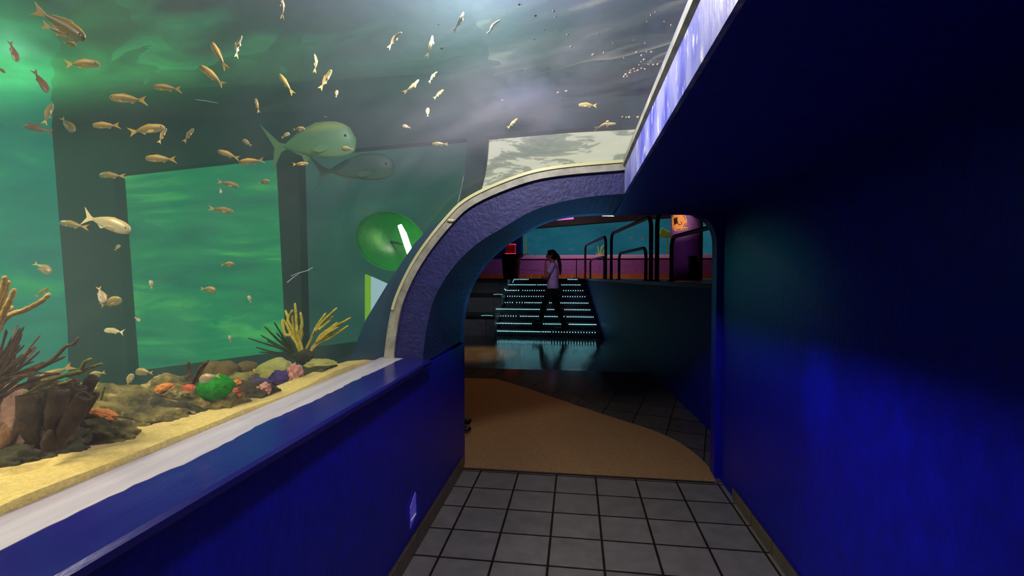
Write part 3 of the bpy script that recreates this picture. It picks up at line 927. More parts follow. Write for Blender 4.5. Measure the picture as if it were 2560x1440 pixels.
def branches(name, label, Y, base, lines, mat, r, cat='coral', base_r=None, base_mat=None, group=None, jit=.03, seed=0):
    rnd = random.Random(seed)
    if Y < 5: Y = min(hit_reef(base[0], base[1] + 4, Y) + .02, 2.6)
    bp_ = onY(*base, Y)
    t = thing(name, bp_, label, cat, group)
    if base_r:
        obj('holdfast', MB().ball(bp_, (px(base_r[0], bp_), px(base_r[0], bp_) * .8, px(base_r[1], bp_)), 3, [(.15, 2), (.06, 6)], seed), base_mat or mat, t, smooth=True)
    for i, ln_ in enumerate(lines):
        k = len(ln_)
        dy = rnd.uniform(-jit, jit) * 3
        pts = [onY(u, v, Y + dy * (j / max(k - 1, 1)) + rnd.uniform(-jit, jit) * .2) for j, (u, v) in enumerate(ln_)]
        sp = smooth_poly(pts, 6)
        rr = px(r, pts[0])
        rad = [rr * lerp(1.12, .72, j / (len(sp) - 1)) * (1 + .1 * math.sin(j * 2.1 + i)) for j in range(len(sp))]
        rad[-1] *= .5
        obj('branch', MB().tube(sp, rad, 7), mat, t, smooth=True)
    return t


branches('finger_coral', 'yellow finger coral with thick fingers, at the frame edge above the brown bush', 1.35, (-40, 1000),
         [[(-40, 1000), (-25, 880), (10, 798), (60, 776), (100, 755), (125, 733)], [(-40, 1000), (-20, 870), (6, 790), (24, 752), (37, 722)], [(-40, 1000), (-22, 870), (0, 790), (10, 738), (22, 702)],
          [(-40, 1000), (-30, 870), (-6, 760), (8, 718), (13, 690)], [(-40, 1000), (-28, 875), (-10, 790), (20, 775), (30, 768)]], SEAT, 7.5, base_r=(26, 30), jit=.02, seed=2)
rnd = random.Random(5)
ls = []
for i in range(40):
    a = math.radians(rnd.uniform(10, 66)); L_ = rnd.uniform(90, 175)
    p0 = (-40 + rnd.uniform(-8, 30), 965 + rnd.uniform(-25, 30))
    bend_ = rnd.uniform(-.25, .25)
    ls.append([(p0[0] + math.cos(a + bend_ * s) * L_ * s, p0[1] - math.sin(a + bend_ * s) * L_ * s) for s in (0, .33, .66, 1)])
branches('sea_fan', 'brown bushy sea fan spreading from the frame edge', 1.38, (-40, 975), ls, SEAB, 2.9, base_r=(24, 24), jit=.05, seed=4)
branches('sea_whip', 'long brown sea whip with a pink hooked tip', 1.3, (-20, 1000),
         [[(-20, 1000), (60, 940), (130, 900), (165, 866), (183, 861), (197, 843)], [(40, 952), (110, 915), (163, 891)], [(-20, 1010), (50, 965), (120, 938), (150, 934)]], SEAB, 4.6, base_r=(20, 20), jit=.02, seed=6)
branches('branching_coral', 'olive branching coral with two forks, behind the brown tube sponges', 1.6, (60, 990),
         [[(60, 990), (120, 955), (170, 936), (204, 928)], [(170, 938), (200, 926), (212, 906), (229, 897)], [(195, 932), (225, 920), (257, 909)], [(80, 985), (130, 968), (180, 950)]], SEAO, 5.2, base_r=(16, 16), jit=.02, seed=8)
branches('sea_rod', 'yellow sea rod cluster rising over the dark round holdfast', 2.46, (762, 893),
         [[(752, 880), (742, 858), (728, 838), (717, 812), (705, 798)], [(750, 878), (738, 846), (724, 806), (713, 775)], [(752, 876), (744, 840), (741, 800), (737, 757)],
          [(755, 876), (748, 842), (755, 812), (751, 780)], [(744, 856), (730, 820), (719, 800), (732, 774)], [(748, 866), (736, 826), (731, 788)], [(728, 838), (712, 834), (705, 800)],
          [(745, 860), (754, 838), (752, 812)]], SEAY, 4.2, base_r=(23, 19), base_mat=ROCKD, jit=.02, seed=9)
branches('sea_rod', 'yellow sea rod cluster leaning right beside the pane of refracted light', 2.5, (776, 888),
         [[(774, 882), (790, 858), (822, 838), (848, 812), (877, 794)], [(776, 880), (796, 858), (830, 842), (870, 814)], [(790, 858), (802, 838), (828, 818), (844, 806)],
          [(792, 856), (816, 832), (840, 815), (856, 805)], [(764, 874), (776, 850), (792, 815), (815, 782)], [(788, 828), (806, 804), (843, 769)], [(796, 824), (816, 808), (834, 790)],
          [(800, 850), (824, 830), (846, 818)]], SEAY, 3.5, base_r=(10, 8), base_mat=ROCKD, jit=.02, seed=10)
rnd = random.Random(15)
ls = []
for tip in [(620, 845), (640, 868), (652, 838), (661, 816), (672, 828), (685, 805), (690, 832), (700, 842), (668, 852), (650, 880), (712, 835), (705, 858), (684, 862)]:
    b0 = (738 + rnd.uniform(-6, 4), 886 + rnd.uniform(-4, 4))
    ls.append([b0, (lerp(b0[0], tip[0], .5) + rnd.uniform(-4, 4), lerp(b0[1], tip[1], .45)), tip])
branches('sea_whip', 'dark thin sea whips fanning left of the yellow sea rods', 2.6, (740, 888), ls, SEAD, 2.6, base_r=(12, 9), jit=.04, seed=11)
branches('sea_rod', 'short brown sea rods standing behind the rocks, left of the green ball coral', 2.1, (482, 962),
         [[(478, 962), (472, 930), (471, 903)], [(482, 962), (495, 930), (514, 906)], [(486, 962), (504, 925), (522, 899)]], SEAB, 4.6, base_r=(12, 10), jit=.02, seed=12)
branches('sea_rod', 'two thin pale rods standing on the rock behind the brown sponges', 1.72, (248, 1005),
         [[(242, 1005), (243, 988), (245, 975)], [(252, 1003), (257, 982), (262, 966)]], SEAO, 2.6, base_r=(9, 6), jit=.01, seed=13)
# tube sponges
YS = hit_reef(140, 1105, 1.26)
t = thing('tube_sponge', onY(130, 1110, YS), 'clump of dark brown tube sponges with open mouths, beside the pink tan rock', 'sponge')
for i, (tp, bs_, r, dy) in enumerate([((84, 943), (82, 1040), 13, .08), ((70, 986), (82, 1110), 24, -.03), ((134, 955), (110, 1085), 15, .08), ((152, 964), (128, 1090), 18, .0),
                                      ((148, 975), (130, 1100), 20, -.05), ((183, 950), (150, 1060), 13, .07), ((196, 966), (150, 1090), 18, .02), ((212, 990), (150, 1105), 19, -.04),
                                      ((234, 942), (170, 1065), 13, .08), ((232, 988), (185, 1070), 10, .04), ((120, 1125), (130, 1075), 15, -.08)]):
    Yt = YS + dy
    p1, p0 = onY(*tp, Yt), onY(*bs_, Yt)
    ax = p1 - p0; hgt = ax.length; rr = px(r, p1)
    prof = [(rr * .55, 0), (rr * .85, hgt * .25), (rr * 1.08, hgt * .6), (rr * .98, hgt * .93), (rr * .98, hgt), (rr * .72, hgt), (rr * .64, hgt * .9), (rr * .4, hgt * .6)]
    b = MB().lathe(prof, p0, 18, ax)
    b.v = [q_ * 1 + (q_ - p0) * .0 + Vector((1, 1, 1)) * .006 * noise.noise(q_ * 30) for q_ in b.v]
    tb = obj('tube', b, SPONGE, t, smooth=True)
    obj('mouth_shade_disc', MB().lathe([(rr * .66, hgt * .93), (rr * .66, hgt * .945)], p0, 14, ax), MOUTH_SHADE, tb)  # dark disc standing in for the shade in the tube mouth

# bits of gravel lying on top of the acrylic roof
GR = pmat('cream_gravel', C(236, 214, 160), C(214, 170, 100), 8, .4, .6, rough=.6)
rnd = random.Random(11)
spots = [(1298, 12), (1384, 28), (1389, 42), (1339, 40), (1360, 75), (1399, 79), (1420, 87), (1336, 99), (1516, 72), (1496, 85), (1534, 108), (1428, 117), (1484, 137), (1511, 132), (1585, 101), (1613, 108),
         (1593, 131), (1617, 130), (1630, 130), (1605, 139), (1560, 145), (1611, 149), (1627, 154), (1603, 155), (1622, 161), (1634, 162), (1598, 162), (1645, 161), (1604, 171), (1613, 173), (1577, 176),
         (1585, 172), (1588, 179), (1595, 176), (1576, 182), (1565, 186), (1562, 192), (1568, 191), (1640, 30), (1629, 38), (1618, 54), (1662, 54), (1679, 63), (1416, 228), (1395, 232), (1256, 251), (1556, 292), (1566, 293),
         (1573, 293), (1519, 304), (1595, 293), (1096, 62), (1104, 122), (813, 293)]
gp = None
for i, (u, v) in enumerate(spots):
    ti, to = water_span(u, v)
    p = CAMP + ray(u, v) * (ti + .012)
    s_ = px(rnd.uniform(2.2, 4.2), p)
    if gp is None:
        o = obj('gravel_bit', MB().ball((0, 0, 0), 1, 1, [(.3, 1.5)], 2), GR, keep=True); gp = o
    else:
        o = gp.copy(); COL.objects.link(o)
    o.location = p; o.scale = (s_ * rnd.uniform(.8, 1.4), s_, s_ * .8); o.rotation_euler = (0, 0, rnd.uniform(0, 3))
    tag(o, 'tiny cream gravel bit lying on top of the acrylic tunnel roof', 'gravel', 'gravel bits on the acrylic roof')

# green underwater lamp close to the arch: glowing tube, bowl added to carry its halo
halo_c = onY(978, 604, YF - .12)
t = thing('underwater_lamp', halo_c, 'underwater lamp glowing vivid green beside the arch', 'lamp')
rD = px(84, halo_c)
ax = (CAMP - halo_c).normalized()
prof = [(.002, 0)] + [(rD * k / 10, .13 * (k / 10) ** 2.2 * 1.0) for k in range(1, 11)] + [(rD * 1.0, .135), (rD * .98, .12)] + [(rD * k / 10, .13 * (k / 10) ** 2.2 - .008) for k in range(9, 0, -1)] + [(.002, -.008)]
obj('halo_dish', MB().lathe(prof, halo_c, 40, ax, 1, .82), pmat('green_halo_dish', C(6, 96, 46), C(5, 80, 42), 5, .4, .6, rough=.35, bump=.3, bscale=12), t, smooth=True)
tp = [onY(*q_, YF - .3) for q_ in [(999, 563), (1009, 585), (1018, 612), (1026, 634), (1033, 650)]]
obj('tube', MB().tube(tp, [px(k, tp[0]) for k in (5, 7.5, 7.5, 8, 6)], 10), emat('green_white_glow', (.5, 1, .28, 1), 26), t, smooth=True)
hook = onY(1016, 606, YF - .2)
obj('bracket', MB().tube([halo_c + ax * .0, (halo_c + tp[2]) / 2, tp[2]], .008, 6), DARKBASE, t)

# ------------------------------------------------------------------ the hall beyond the arch
ZF = .2                                        # hall floor, reached by a short ramp
ZP = 1.433                                     # upper platform
RY1 = 6.5
RAIL_G = pmat('dark_steel_tube', C(60, 60, 78), rough=.3, spec=.6, metal=.6)
PURPLE = pmat('purple_wall_paint', C(150, 96, 170), C(136, 84, 158), 10, .4, .6, rough=.6, bump=.15)
TERRA = tile_mat('terracotta_tiles', C(190, 120, 70), C(176, 108, 62), C(210, 150, 110), .42, .2, (0, 0), mortar=.008, rough=.4, axes='XZ', bump=.1)
STONE = tile_mat('grey_step_panels', C(98, 100, 104), C(84, 86, 92), C(40, 42, 48), .62, .5, (.2, 0), mortar=.006, rough=.5, axes='XZ', bump=.1)
STEP = pmat('dark_step_stone', C(58, 66, 72), C(44, 52, 58), 10, .4, .6, rough=.3)
BLACK = pmat('black_plastic', C(14, 14, 16), rough=.4)
TEALP = pmat('blue_green_wall_paint', C(4, 18, 160), C(4, 14, 140), 10, .4, .6, rough=.5, bump=.25, bscale=30)
CEIL = pmat('dark_brown_ceiling', C(46, 40, 28), C(34, 32, 24), 6, .4, .6, rough=.9)


def hz(y): return ZF * min(max((y - 3.55) / (RY1 - 3.55), 0), 1)


def on_ramp(u, v):
    d = ray(u, v); t = 2.0
    while t < 20:
        p = CAMP + d * t
        if p.z <= hz(p.y): return p
        t += .004
    return p


# sub-floor of the hall (tile), ramp then level
ys = [3.55, RY1, 14.8]
vs = [(x, y, hz(y) - dz) for dz in (.0, .12) for y in ys for x in (-4.2, 1.5)]
fs = [(0, 1, 3, 2), (2, 3, 5, 4), (6, 8, 9, 7), (8, 10, 11, 9), (0, 6, 7, 1), (4, 5, 11, 10), (0, 2, 8, 6), (2, 4, 10, 8), (1, 7, 9, 3), (3, 9, 11, 5)]
struct('floor_hall', MB().add(vs, fs), FARTILE, keep=True)
# tan ramp surface with a curved edge where darker tile begins
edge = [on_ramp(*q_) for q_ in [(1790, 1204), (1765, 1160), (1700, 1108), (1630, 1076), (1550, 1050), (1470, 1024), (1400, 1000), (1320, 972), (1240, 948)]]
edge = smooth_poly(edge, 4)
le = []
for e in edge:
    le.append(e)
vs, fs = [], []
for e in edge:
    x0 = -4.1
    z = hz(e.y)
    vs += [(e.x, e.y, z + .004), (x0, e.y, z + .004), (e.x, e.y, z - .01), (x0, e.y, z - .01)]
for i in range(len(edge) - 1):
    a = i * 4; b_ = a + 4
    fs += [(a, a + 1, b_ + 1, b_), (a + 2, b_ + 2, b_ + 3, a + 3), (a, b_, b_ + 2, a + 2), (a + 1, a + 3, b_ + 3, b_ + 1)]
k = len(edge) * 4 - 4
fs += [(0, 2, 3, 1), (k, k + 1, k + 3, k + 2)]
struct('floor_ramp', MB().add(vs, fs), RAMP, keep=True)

# low wall under the railing, running back to the stairs
def wx(y): return .58 - .125 * (y - 9.75) + .0
W0, W1 = 3.75, 12.6
struct('wall_platform', MB().slab([(wx(W0) , W0), (wx(W0) + .25, W0), (wx(W1) + .25, W1), (wx(W1), W1)], 0, ZP - .05), TEALP)
struct('trim_8', MB().slab([(wx(W0) - .02, W0), (wx(W0) + .27, W0), (wx(W1) + .27, W1), (wx(W1) - .02, W1)], ZP - .05, ZP), STEP, bevel=.008)
struct('floor_platform', MB().slab([(wx(W0) + .27, W0), (6.5, W0), (6.5, 15.2), (-4.2, 15.2), (-4.2, 12.66), (wx(12.66) + .26, 12.66)], ZP - .15, ZP - .002), TERRA)
# stairs with nine risers
SX0, RISE, TREAD, SY = -1.72, (ZP - ZF) / 9, .3, 10.0
for i in range(9):
    y0, z1 = SY + TREAD * i, ZF + RISE * (i + 1)
    b = MB().slab([(SX0, y0), (wx(y0) - .002, y0), (wx(12.64) - .002, 12.65), (SX0, 12.65)], z1 - RISE, z1)
    st = struct('stair_step', b, STEP, bevel=.006)
# tiered seating blocks left of the stairs
for i, (y, z0, z1) in enumerate([(9.95, ZF, .64), (10.9, .64, 1.06), (11.85, 1.06, ZP - .03)]):
    t = struct('wall_tier', MB().box(-4.2, SX0 - .004, y, 12.65, z0, z1 - .05), STONE)
    struct('trim_9', MB().box(-4.2, SX0 - .002, y - .03, 12.65, z1 - .05, z1), BLACK)
# LED strips on the risers
LED_T = pmat('led_tape', C(30, 40, 46), rough=.4)
LED = emat('led_white_cyan', (.3, .88, 1, 1), 7)
led0 = None


def led_row(segs, i, label, loops=()):
    """segs: pixel u ranges with spacing; row on riser i"""
    global led0
    y = SY + TREAD * i - .006; z = ZF + RISE * (i + 1) - .022
    d = lambda u: onY(u, 760, y).x
    us = []
    for u0, u1, st in segs:
        n_ = max(int(round((u1 - u0) / st)), 1)
        us += [(u0 + (u1 - u0) * k_ / n_, 0) for k_ in range(n_ + 1)]
    us += list(loops)
    x0, x1 = d(min(u for u, _ in us)), min(d(max(u for u, _ in us)), wx(y) - .03)
    t = thing('led_strip', ((x0 + x1) / 2, y, z - .006), label, 'light strip', 'light strips on the stair risers')
    obj('tape', MB().box(x0 - .02, x1 + .02, y - .001, y + .004, z - .006, z + .006), LED_T, t)
    for u, dv in us:
        p = Vector((min(d(u), x1), y - .006, z - dv * y / F))
        if led0 is None:
            o = obj('diode', MB().ball(p, .0075, 1), LED, t); led0 = (o, p - wloc(t))
            continue
        o = led0[0].copy(); COL.objects.link(o); o.parent = t
        o.location = (p - wloc(t)) - led0[1]
    return t


ords = ['lowest', 'second', 'third', 'fourth', 'fifth', 'sixth', 'seventh', 'eighth', 'topmost']
rows = [
    [(1244, 1350, 3.6), (1355, 1372, 4), (1376, 1488, 7.2)],
    [(1244, 1328, 3.8), (1359, 1406, 3.8), (1423, 1490, 3.6)],
    [(1232, 1252, 6.4), (1258, 1290, 6.6), (1301, 1410, 4), (1418, 1483, 4)],
    [(1241, 1352, 3.6), (1369, 1392, 3.6), (1412, 1475, 4)],
    [(1245, 1281, 6.4), (1292, 1312, 6), (1316, 1354, 4), (1374, 1382, 4), (1402, 1470, 4)],
    [(1269, 1358, 6), (1407, 1462, 6.2)],
    [(1265, 1291, 3.6), (1296, 1297, 6), (1307, 1360, 6), (1409, 1457, 6)],
    [(1272, 1339, 3.6), (1344, 1366, 3.8), (1404, 1450, 3.8)],
    [(1286, 1320, 3.6), (1420, 1442, 3.8)],
]
for i, sg in enumerate(rows):
    lp = []
    if i == 8: lp = [(1267, 8), (1269, 11), (1273, 13), (1278, 12), (1282, 7), (1284, 3)]
    if i == 6: lp = [(1262, -3), (1264, -1)]
    led_row(sg, i, 'string of white cyan lights on the %s riser of the stairs' % (ords[i]), lp)
# two short lit cable ends at the left of the stairs
for (a, b_, z_, lab) in [((1234, 741), (1257, 738), 10.9, 'upper'), ((1203, 790), (1232, 785), 9.95, 'lower')]:
    p0, p1 = onY(*a, z_), onY(*b_, z_)
    p0.z = p1.z = (1.067 if lab == 'upper' else .647)
    tag(obj('light_cable', MB().tube([p0, (p0 + p1) / 2 + Vector((0, 0, .008)), p1], .006, 6), emat('cyan_cable_glow', (.25, .8, .75, 1), .8)), 'dim cyan light cable on the %s edge of the grey tiers left of the stairs' % lab, 'cable', 'light cables')

# hall shell
struct('wall_hall_left', MB().box(-4.4, -4.2, YB, 15.4, 0, 4), PAINT_DARK)
struct('wall_hall_right', MB().box(6.5, 6.7, YB, 15.4, 0, 4), PAINT_DARK)
struct('wall_hall_rear', MB().box(-4.4, 6.7, 15.6, 15.8, 0, 4), PAINT_DARK)
struct('ceiling_hall', MB().box(-4.4, 6.7, YB, 15.8, 3.9, 4.0), CEIL)
YT = 14.6                                      # face of the rear aquarium
a0 = onY(1300, 648, YT)
xl = a0.x
struct('baseboard_rear', MB().box(-4.2, 6.5, YT - .03, YT, ZP, ZP + .13), TERRA)
struct('wall_aquarium', MB().box(-4.2, 6.5, YT, YT + .2, ZP, 2.03), PURPLE)
# sloping ledge under the window
struct('trim_10', MB().add([(xl, YT, 2.03), (6.5, YT, 2.03), (6.5, YT + .35, 2.16), (xl + .12, YT + .35, 2.16), (xl, YT, 1.99), (6.5, YT, 1.99), (6.5, YT + .35, 1.99), (xl + .12, YT + .35, 1.99)],
                       [(0, 1, 2, 3), (4, 7, 6, 5), (0, 4, 5, 1), (1, 5, 6, 2), (2, 6, 7, 3), (3, 7, 4, 0)]), pmat('pink_ledge_paint', C(206, 130, 176), rough=.5))
BLUEP = pane_mat('far_aquarium_light', [(.3, C(20, 68, 84)), (.55, C(26, 82, 98)), (.75, C(34, 92, 110))], 1.1, (.6, 1, 1.2), (0, .6, 0), 1.0)
# backlit rear of the far aquarium and its glass
struct('window_7', MB().box(xl + .02, 6.4, YT + .62, YT + .66, 2.0, 3.6), BLUEP)
m, nd, ln = new_mat('clear_far_glass')
out = nd.new('ShaderNodeOutputMaterial'); tr = nd.new('ShaderNodeBsdfTransparent'); gl = nd.new('ShaderNodeBsdfGlossy'); gl.inputs['Roughness'].default_value = .05
mx = nd.new('ShaderNodeMixShader'); mx.inputs[0].default_value = .03
ln.new(tr.outputs[0], mx.inputs[1]); ln.new(gl.outputs[0], mx.inputs[2]); ln.new(mx.outputs[0], out.inputs[0])
struct('window_8', MB().box(xl + .1, 6.4, YT + .36, YT + .38, 2.16, 3.6), m)
fa = [onY(*q_, YT - .02) for q_ in [(1180, 582), (1340, 569), (1640, 545), (2100, 520)]]
struct('beam_fascia', MB().prism([(q_.x, q_.z) for q_ in fa] + [(fa[-1].x, 3.9), (fa[0].x, 3.9)], YT - .05, YT + .34), CEIL)
struct('wall_aquarium_end', MB().box(-4.2, xl + .02, YT, YT + .7, 2.03, 3.9), PAINT_DARK)
struct('floor_aquarium', MB().box(xl + .1, 6.4, YT + .38, YT + .62, 2.0, 2.13), ROCKG)
# corals and fish in the far aquarium
branches('branching_coral', 'small bright yellow branching coral in the far aquarium', YT + .5, (1498, 640),
         [[(1498, 640), (1496, 626), (1494, 615)], [(1499, 640), (1503, 624), (1509, 612)], [(1500, 640), (1508, 630), (1512, 626)], [(1497, 640), (1490, 632)], [(1503, 624), (1504, 616)], [(1500, 638), (1511, 634)]],
         pmat('bright_yellow_coral', C(206, 214, 70), rough=.8), 1.5, base_r=(7, 4), jit=.01, seed=31)
rock('rock', 1427, 636, 20, 9, YT + .5, ROCK, 'low rock on the floor of the far aquarium, left of the yellow coral', seed=61, sub=3, group='far aquarium rocks')
rock('rock', 1617, 630, 20, 11, YT + .5, ROCK, 'mossy rock in the far aquarium between two railing posts', seed=62, sub=3, group='far aquarium rocks')
rock('coral', 1666, 612, 16, 48, YT + .5, pmat('far_yellow_coral', C(170, 170, 70), C(140, 140, 60), 8, .4, .6, rough=.8), 'tall yellow coral against the purple column', cat='coral', seed=63, sub=3, group='far aquarium corals')
q_ = [onY(*w_, YT + .45) for w_ in [(1646, 588), (1650, 580), (1652, 573), (1658, 568), (1662, 574), (1675, 580), (1682, 590), (1680, 594), (1662, 594), (1650, 592)]]
b = MB().prism([(w_.x, w_.z) for w_ in q_], YT + .42, YT + .5)
fcn = obj('fin_coral', b, pmat('lime_coral', C(140, 186, 70), rough=.7), bevel=.02)
fb = onY(1668, 594, YT + .46)
obj('stem', MB().tube([(fb.x, fb.y, 2.13), fb + Vector((0, 0, .03))], .02, 8), pmat('lime_coral', C(140, 186, 70), rough=.7), fcn)
tag(fcn, 'lime green triangular coral fan in the far aquarium', 'coral')
for (h_, t_, lab) in [((1575, 595), (1584, 595), 'left one of two small pale fish in the far aquarium'), ((1603, 597), (1613, 598), 'right one of two small pale fish in the far aquarium')]:
    P_, Q_ = onY(*h_, YT + .5), onY(*t_, YT + .5)
    src = FP['ovalp'][0]; o = src.copy(); COL.objects.link(o)
    for c in src.children:
        k_ = c.copy(); COL.objects.link(k_); k_.parent = o
    a = (P_ - Q_).normalized(); zz = Vector((0, 0, 1)); yy = zz.cross(a).normalized()
    o.matrix_world = Matrix.Translation((P_ + Q_) / 2) @ Matrix((a, yy, a.cross(yy))).transposed().to_4x4() @ Matrix.Scale((P_ - Q_).length, 4)
    o['label'] = lab; o['group'] = 'fish of the far aquarium'

# purple column with the round ray emblem
cc = onY(1716, 620, 9.4); CR = px(38, cc)
struct('column_hall', MB().lathe([(CR, 0), (CR, 3.9 - ZP)], (cc.x, cc.y, ZP), 48), PURPLE, smooth=True, ang=.6)
SIGN = pmat('orange_sign', C(255, 168, 92), rough=.6)
SIGNP = pmat('pale_pink_sign_rim', C(250, 186, 150), rough=.6)
SIGND = pmat('dark_brown_sign_ink', C(58, 18, 12), rough=.6)
ang0 = math.atan2(-(cc.y), -cc.x) - math.radians(33)       # facing direction, turned to the left
sz = onY(1690, 553, 9.1).z
sr = px(23.5, onY(1690, 553, 9.1))


def on_col(s, h, off):       # s along the curved face, h height from the sign centre
    a = ang0 + s / CR * 1.0
    return Vector((cc.x + (CR + off) * math.cos(a), cc.y + (CR + off) * math.sin(a), sz + h))


def sticker(name, pts, off, mat, parent, th=.004):
    """flat figure in (s, h) wrapped on the column, fan filled"""
    n_ = len(pts)
    cs = sum(p_[0] for p_ in pts) / n_, sum(p_[1] for p_ in pts) / n_
    K = 5
    vs, fs = [], []
    for o_ in (off, off + th):
        vs.append(on_col(cs[0], cs[1], o_))
        for k_ in range(1, K + 1):
            for p_ in pts:
                vs.append(on_col(lerp(cs[0], p_[0], k_ / K), lerp(cs[1], p_[1], k_ / K), o_))
    S = 1 + K * n_
    for base in (0, S):
        for i in range(n_):
            j = (i + 1) % n_
            fs.append((base, base + 1 + i, base + 1 + j))
            for k_ in range(K - 1):
                a = base + 1 + k_ * n_
                fs.append((a + i, a + n_ + i, a + n_ + j, a + j))
    a = 1 + (K - 1) * n_
    fs += [(a + i, a + (i + 1) % n_, S + a + (i + 1) % n_, S + a + i) for i in range(n_)]
    return obj(name, MB().add(vs, fs), mat, parent)


t = thing('emblem_sign', on_col(0, -sr, 0), 'round orange emblem of a dark ray with a curled tail, on the purple column', 'sign')
circ = lambda r_, n_=40, a0=0, a1=2 * PI: [(r_ * math.cos(a0 + (a1 - a0) * k_ / n_), r_ * math.sin(a0 + (a1 - a0) * k_ / n_)) for k_ in range(n_)]
sticker('rim', circ(sr), .002, SIGNP, t)
sticker('disc', circ(sr * .93), .006, SIGN, t, .003)
def arcs(a0, a1, r0=.84, r1=.9):
    a0, a1 = math.radians(a0), math.radians(a1)
    o_ = [(sr * r1 * math.cos(lerp(a0, a1, k_ / 8)), sr * r1 * math.sin(lerp(a0, a1, k_ / 8))) for k_ in range(9)]
    i_ = [(sr * r0 * math.cos(lerp(a1, a0, k_ / 8)), sr * r0 * math.sin(lerp(a1, a0, k_ / 8))) for k_ in range(9)]
    n_ = 9; vs, fs = [], []
    for of in (.0095, .012):
        vs += [on_col(p_[0], p_[1], of) for p_ in o_ + i_]
    N2 = 18
    for base in (0, N2):
        fs += [(base + k_, base + k_ + 1, base + 16 - k_, base + 17 - k_) for k_ in range(8)]
    fs += [(k_, (k_ + 1) % N2, N2 + (k_ + 1) % N2, N2 + k_) for k_ in range(N2)]
    obj('ring_mark', MB().add(vs, fs), SIGND, t)
for a0, a1 in [(155, 210), (262, 295), (318, 345), (12, 48), (222, 228), (231, 236), (240, 244), (128, 134), (138, 143)]: arcs(a0, a1)
u_ = sr / 350.0                                        # the ray silhouette, drawn on a 700 unit disc
ray_p = [(-185, 90), (-150, 130), (-140, 175), (-118, 150), (-100, 165), (-60, 150), (-20, 160), (0, 190), (8, 150), (0, 100), (10, 40), (25, -30), (15, -62), (-40, -70), (-110, -100), (-150, -140), (-140, -70), (-155, 0), (-160, 60)]
sticker('ray_figure', [(x * u_, y * u_ + .0) for x, y in ray_p], .0095, SIGND, t, .003)
tail = smooth_poly([(20 * u_, -50 * u_), (60 * u_, -105 * u_), (110 * u_, -122 * u_), (160 * u_, -95 * u_), (175 * u_, -50 * u_), (140 * u_, -20 * u_), (110 * u_, -28 * u_)], 5)
obj('ray_tail', MB().tube([on_col(p_[0], p_[1], .0105) for p_ in tail], [lerp(.007, .003, i / len(tail)) for i in range(len(tail))], 6), SIGND, t)
sticker('tag_plate', [(.5 * sr, -.98 * sr), (1.08 * sr, -.94 * sr), (1.08 * sr, -.66 * sr), (.5 * sr, -.68 * sr)], .006, SIGNP, t, .006)
for i in range(3):
    s0 = (.56 + .17 * i) * sr
    sticker('tag_mark', [(s0, -.9 * sr), (s0 + .12 * sr, -.9 * sr), (s0 + .12 * sr, -.73 * sr), (s0, -.73 * sr)], .0125, pmat('tag_ink', C(150, 84, 50), rough=.6), t, .001)
# dark cabinet at the foot of the column
c = onY(1731, 695, 8.95)
t = thing('bin', (c.x, c.y, ZP), 'narrow black bin standing in front of the purple column', 'bin')
hh = px(55, c)
obj('body', MB().box(c.x - px(8, c), c.x + px(8, c), c.y - .08, c.y + .08, ZP, ZP + hh), BLACK, t, bevel=.01)
obj('lid', MB().box(c.x - px(9.5, c), c.x + px(9, c), c.y - .09, c.y + .09, ZP + hh, ZP + hh + .03), BLACK, t, bevel=.01)

# guard rails along the low wall
def rail_at(u):          # point on the wall top seen at photo column u
    d = ray(u, 700); lo, hi = 3.0, 14
    for _ in range(50):
        y = (lo + hi) / 2
        if d.x / d.y * y > wx(y) + .13: hi = y
        else: lo = y
    return Vector((wx(lo) + .13, lo, ZP))


def loop_pts(a, b_, h, r=.1):
    d = (b_ - a); L_ = d.length; d.normalize(); up_ = Vector((0, 0, 1))
    pts = [a, a + up_ * (h - r)]
    pts += [a + up_ * (h - r) + d * r + (-d * math.cos(k_ * PI / 10) + up_ * math.sin(k_ * PI / 10)) * r for k_ in range(1, 5)]
    pts += [a + up_ * h + d * r, b_ + up_ * h - d * r]
    pts += [b_ + up_ * (h - r) - d * r + (d * math.sin(k_ * PI / 10) + up_ * math.cos(k_ * PI / 10)) * r for k_ in range(1, 5)]
    pts += [b_ + up_ * (h - r), b_]
    return pts


for (u0, u1, v0, v1, lab) in [((1463), 1514, 602, 0, 'tall rail farthest from the arch, beside the stair top'), (1528, 1627, 585, 0, 'middle tall rail on the low wall'), (1642, 1842, 548, 0, 'tall rail nearest the arch, running out of sight')]:
    A, B_ = rail_at(u0), rail_at(u1)
    h = px((700 - (583 if u0 < 1520 else 545 if u0 < 1600 else 535)), B_ if u0 < 1640 else A) * (1 if u0 < 1640 else 1)
    h = .92
    t = thing('guard_rail', ((A + B_) / 2), 'dark steel tube %s' % lab, 'railing', 'tall guard rails')
    obj('hoop', MB().tube(loop_pts(A, B_, h, .17), .03, 10), RAIL_G, t, smooth=True)
    for p_ in (A, B_):
        obj('foot_plate', MB().lathe([(.05, 0), (.05, .012)], p_, 14), RAIL_G, t)
for (u0, u1, lab) in [(1471, 1505, 'inside the farthest tall rail'), (1541, 1606, 'inside the middle tall rail'), (1668, 1842, 'nearest the arch, passing in front of the purple column')]:
    A, B_ = rail_at(u0) + Vector((.05, 0, 0)), rail_at(u1) + Vector((.05, 0, 0))
    h = .5 if u0 < 1600 else .56
    t = thing('guard_rail', ((A + B_) / 2), 'low dark steel hoop rail %s' % lab, 'railing', 'low hoop rails')
    obj('hoop', MB().tube(loop_pts(A, B_, h, .14), .025, 10), RAIL_G, t, smooth=True)
    for p_ in (A, B_):
        obj('foot_plate', MB().lathe([(.05, 0), (.05, .012)], p_, 14), RAIL_G, t)

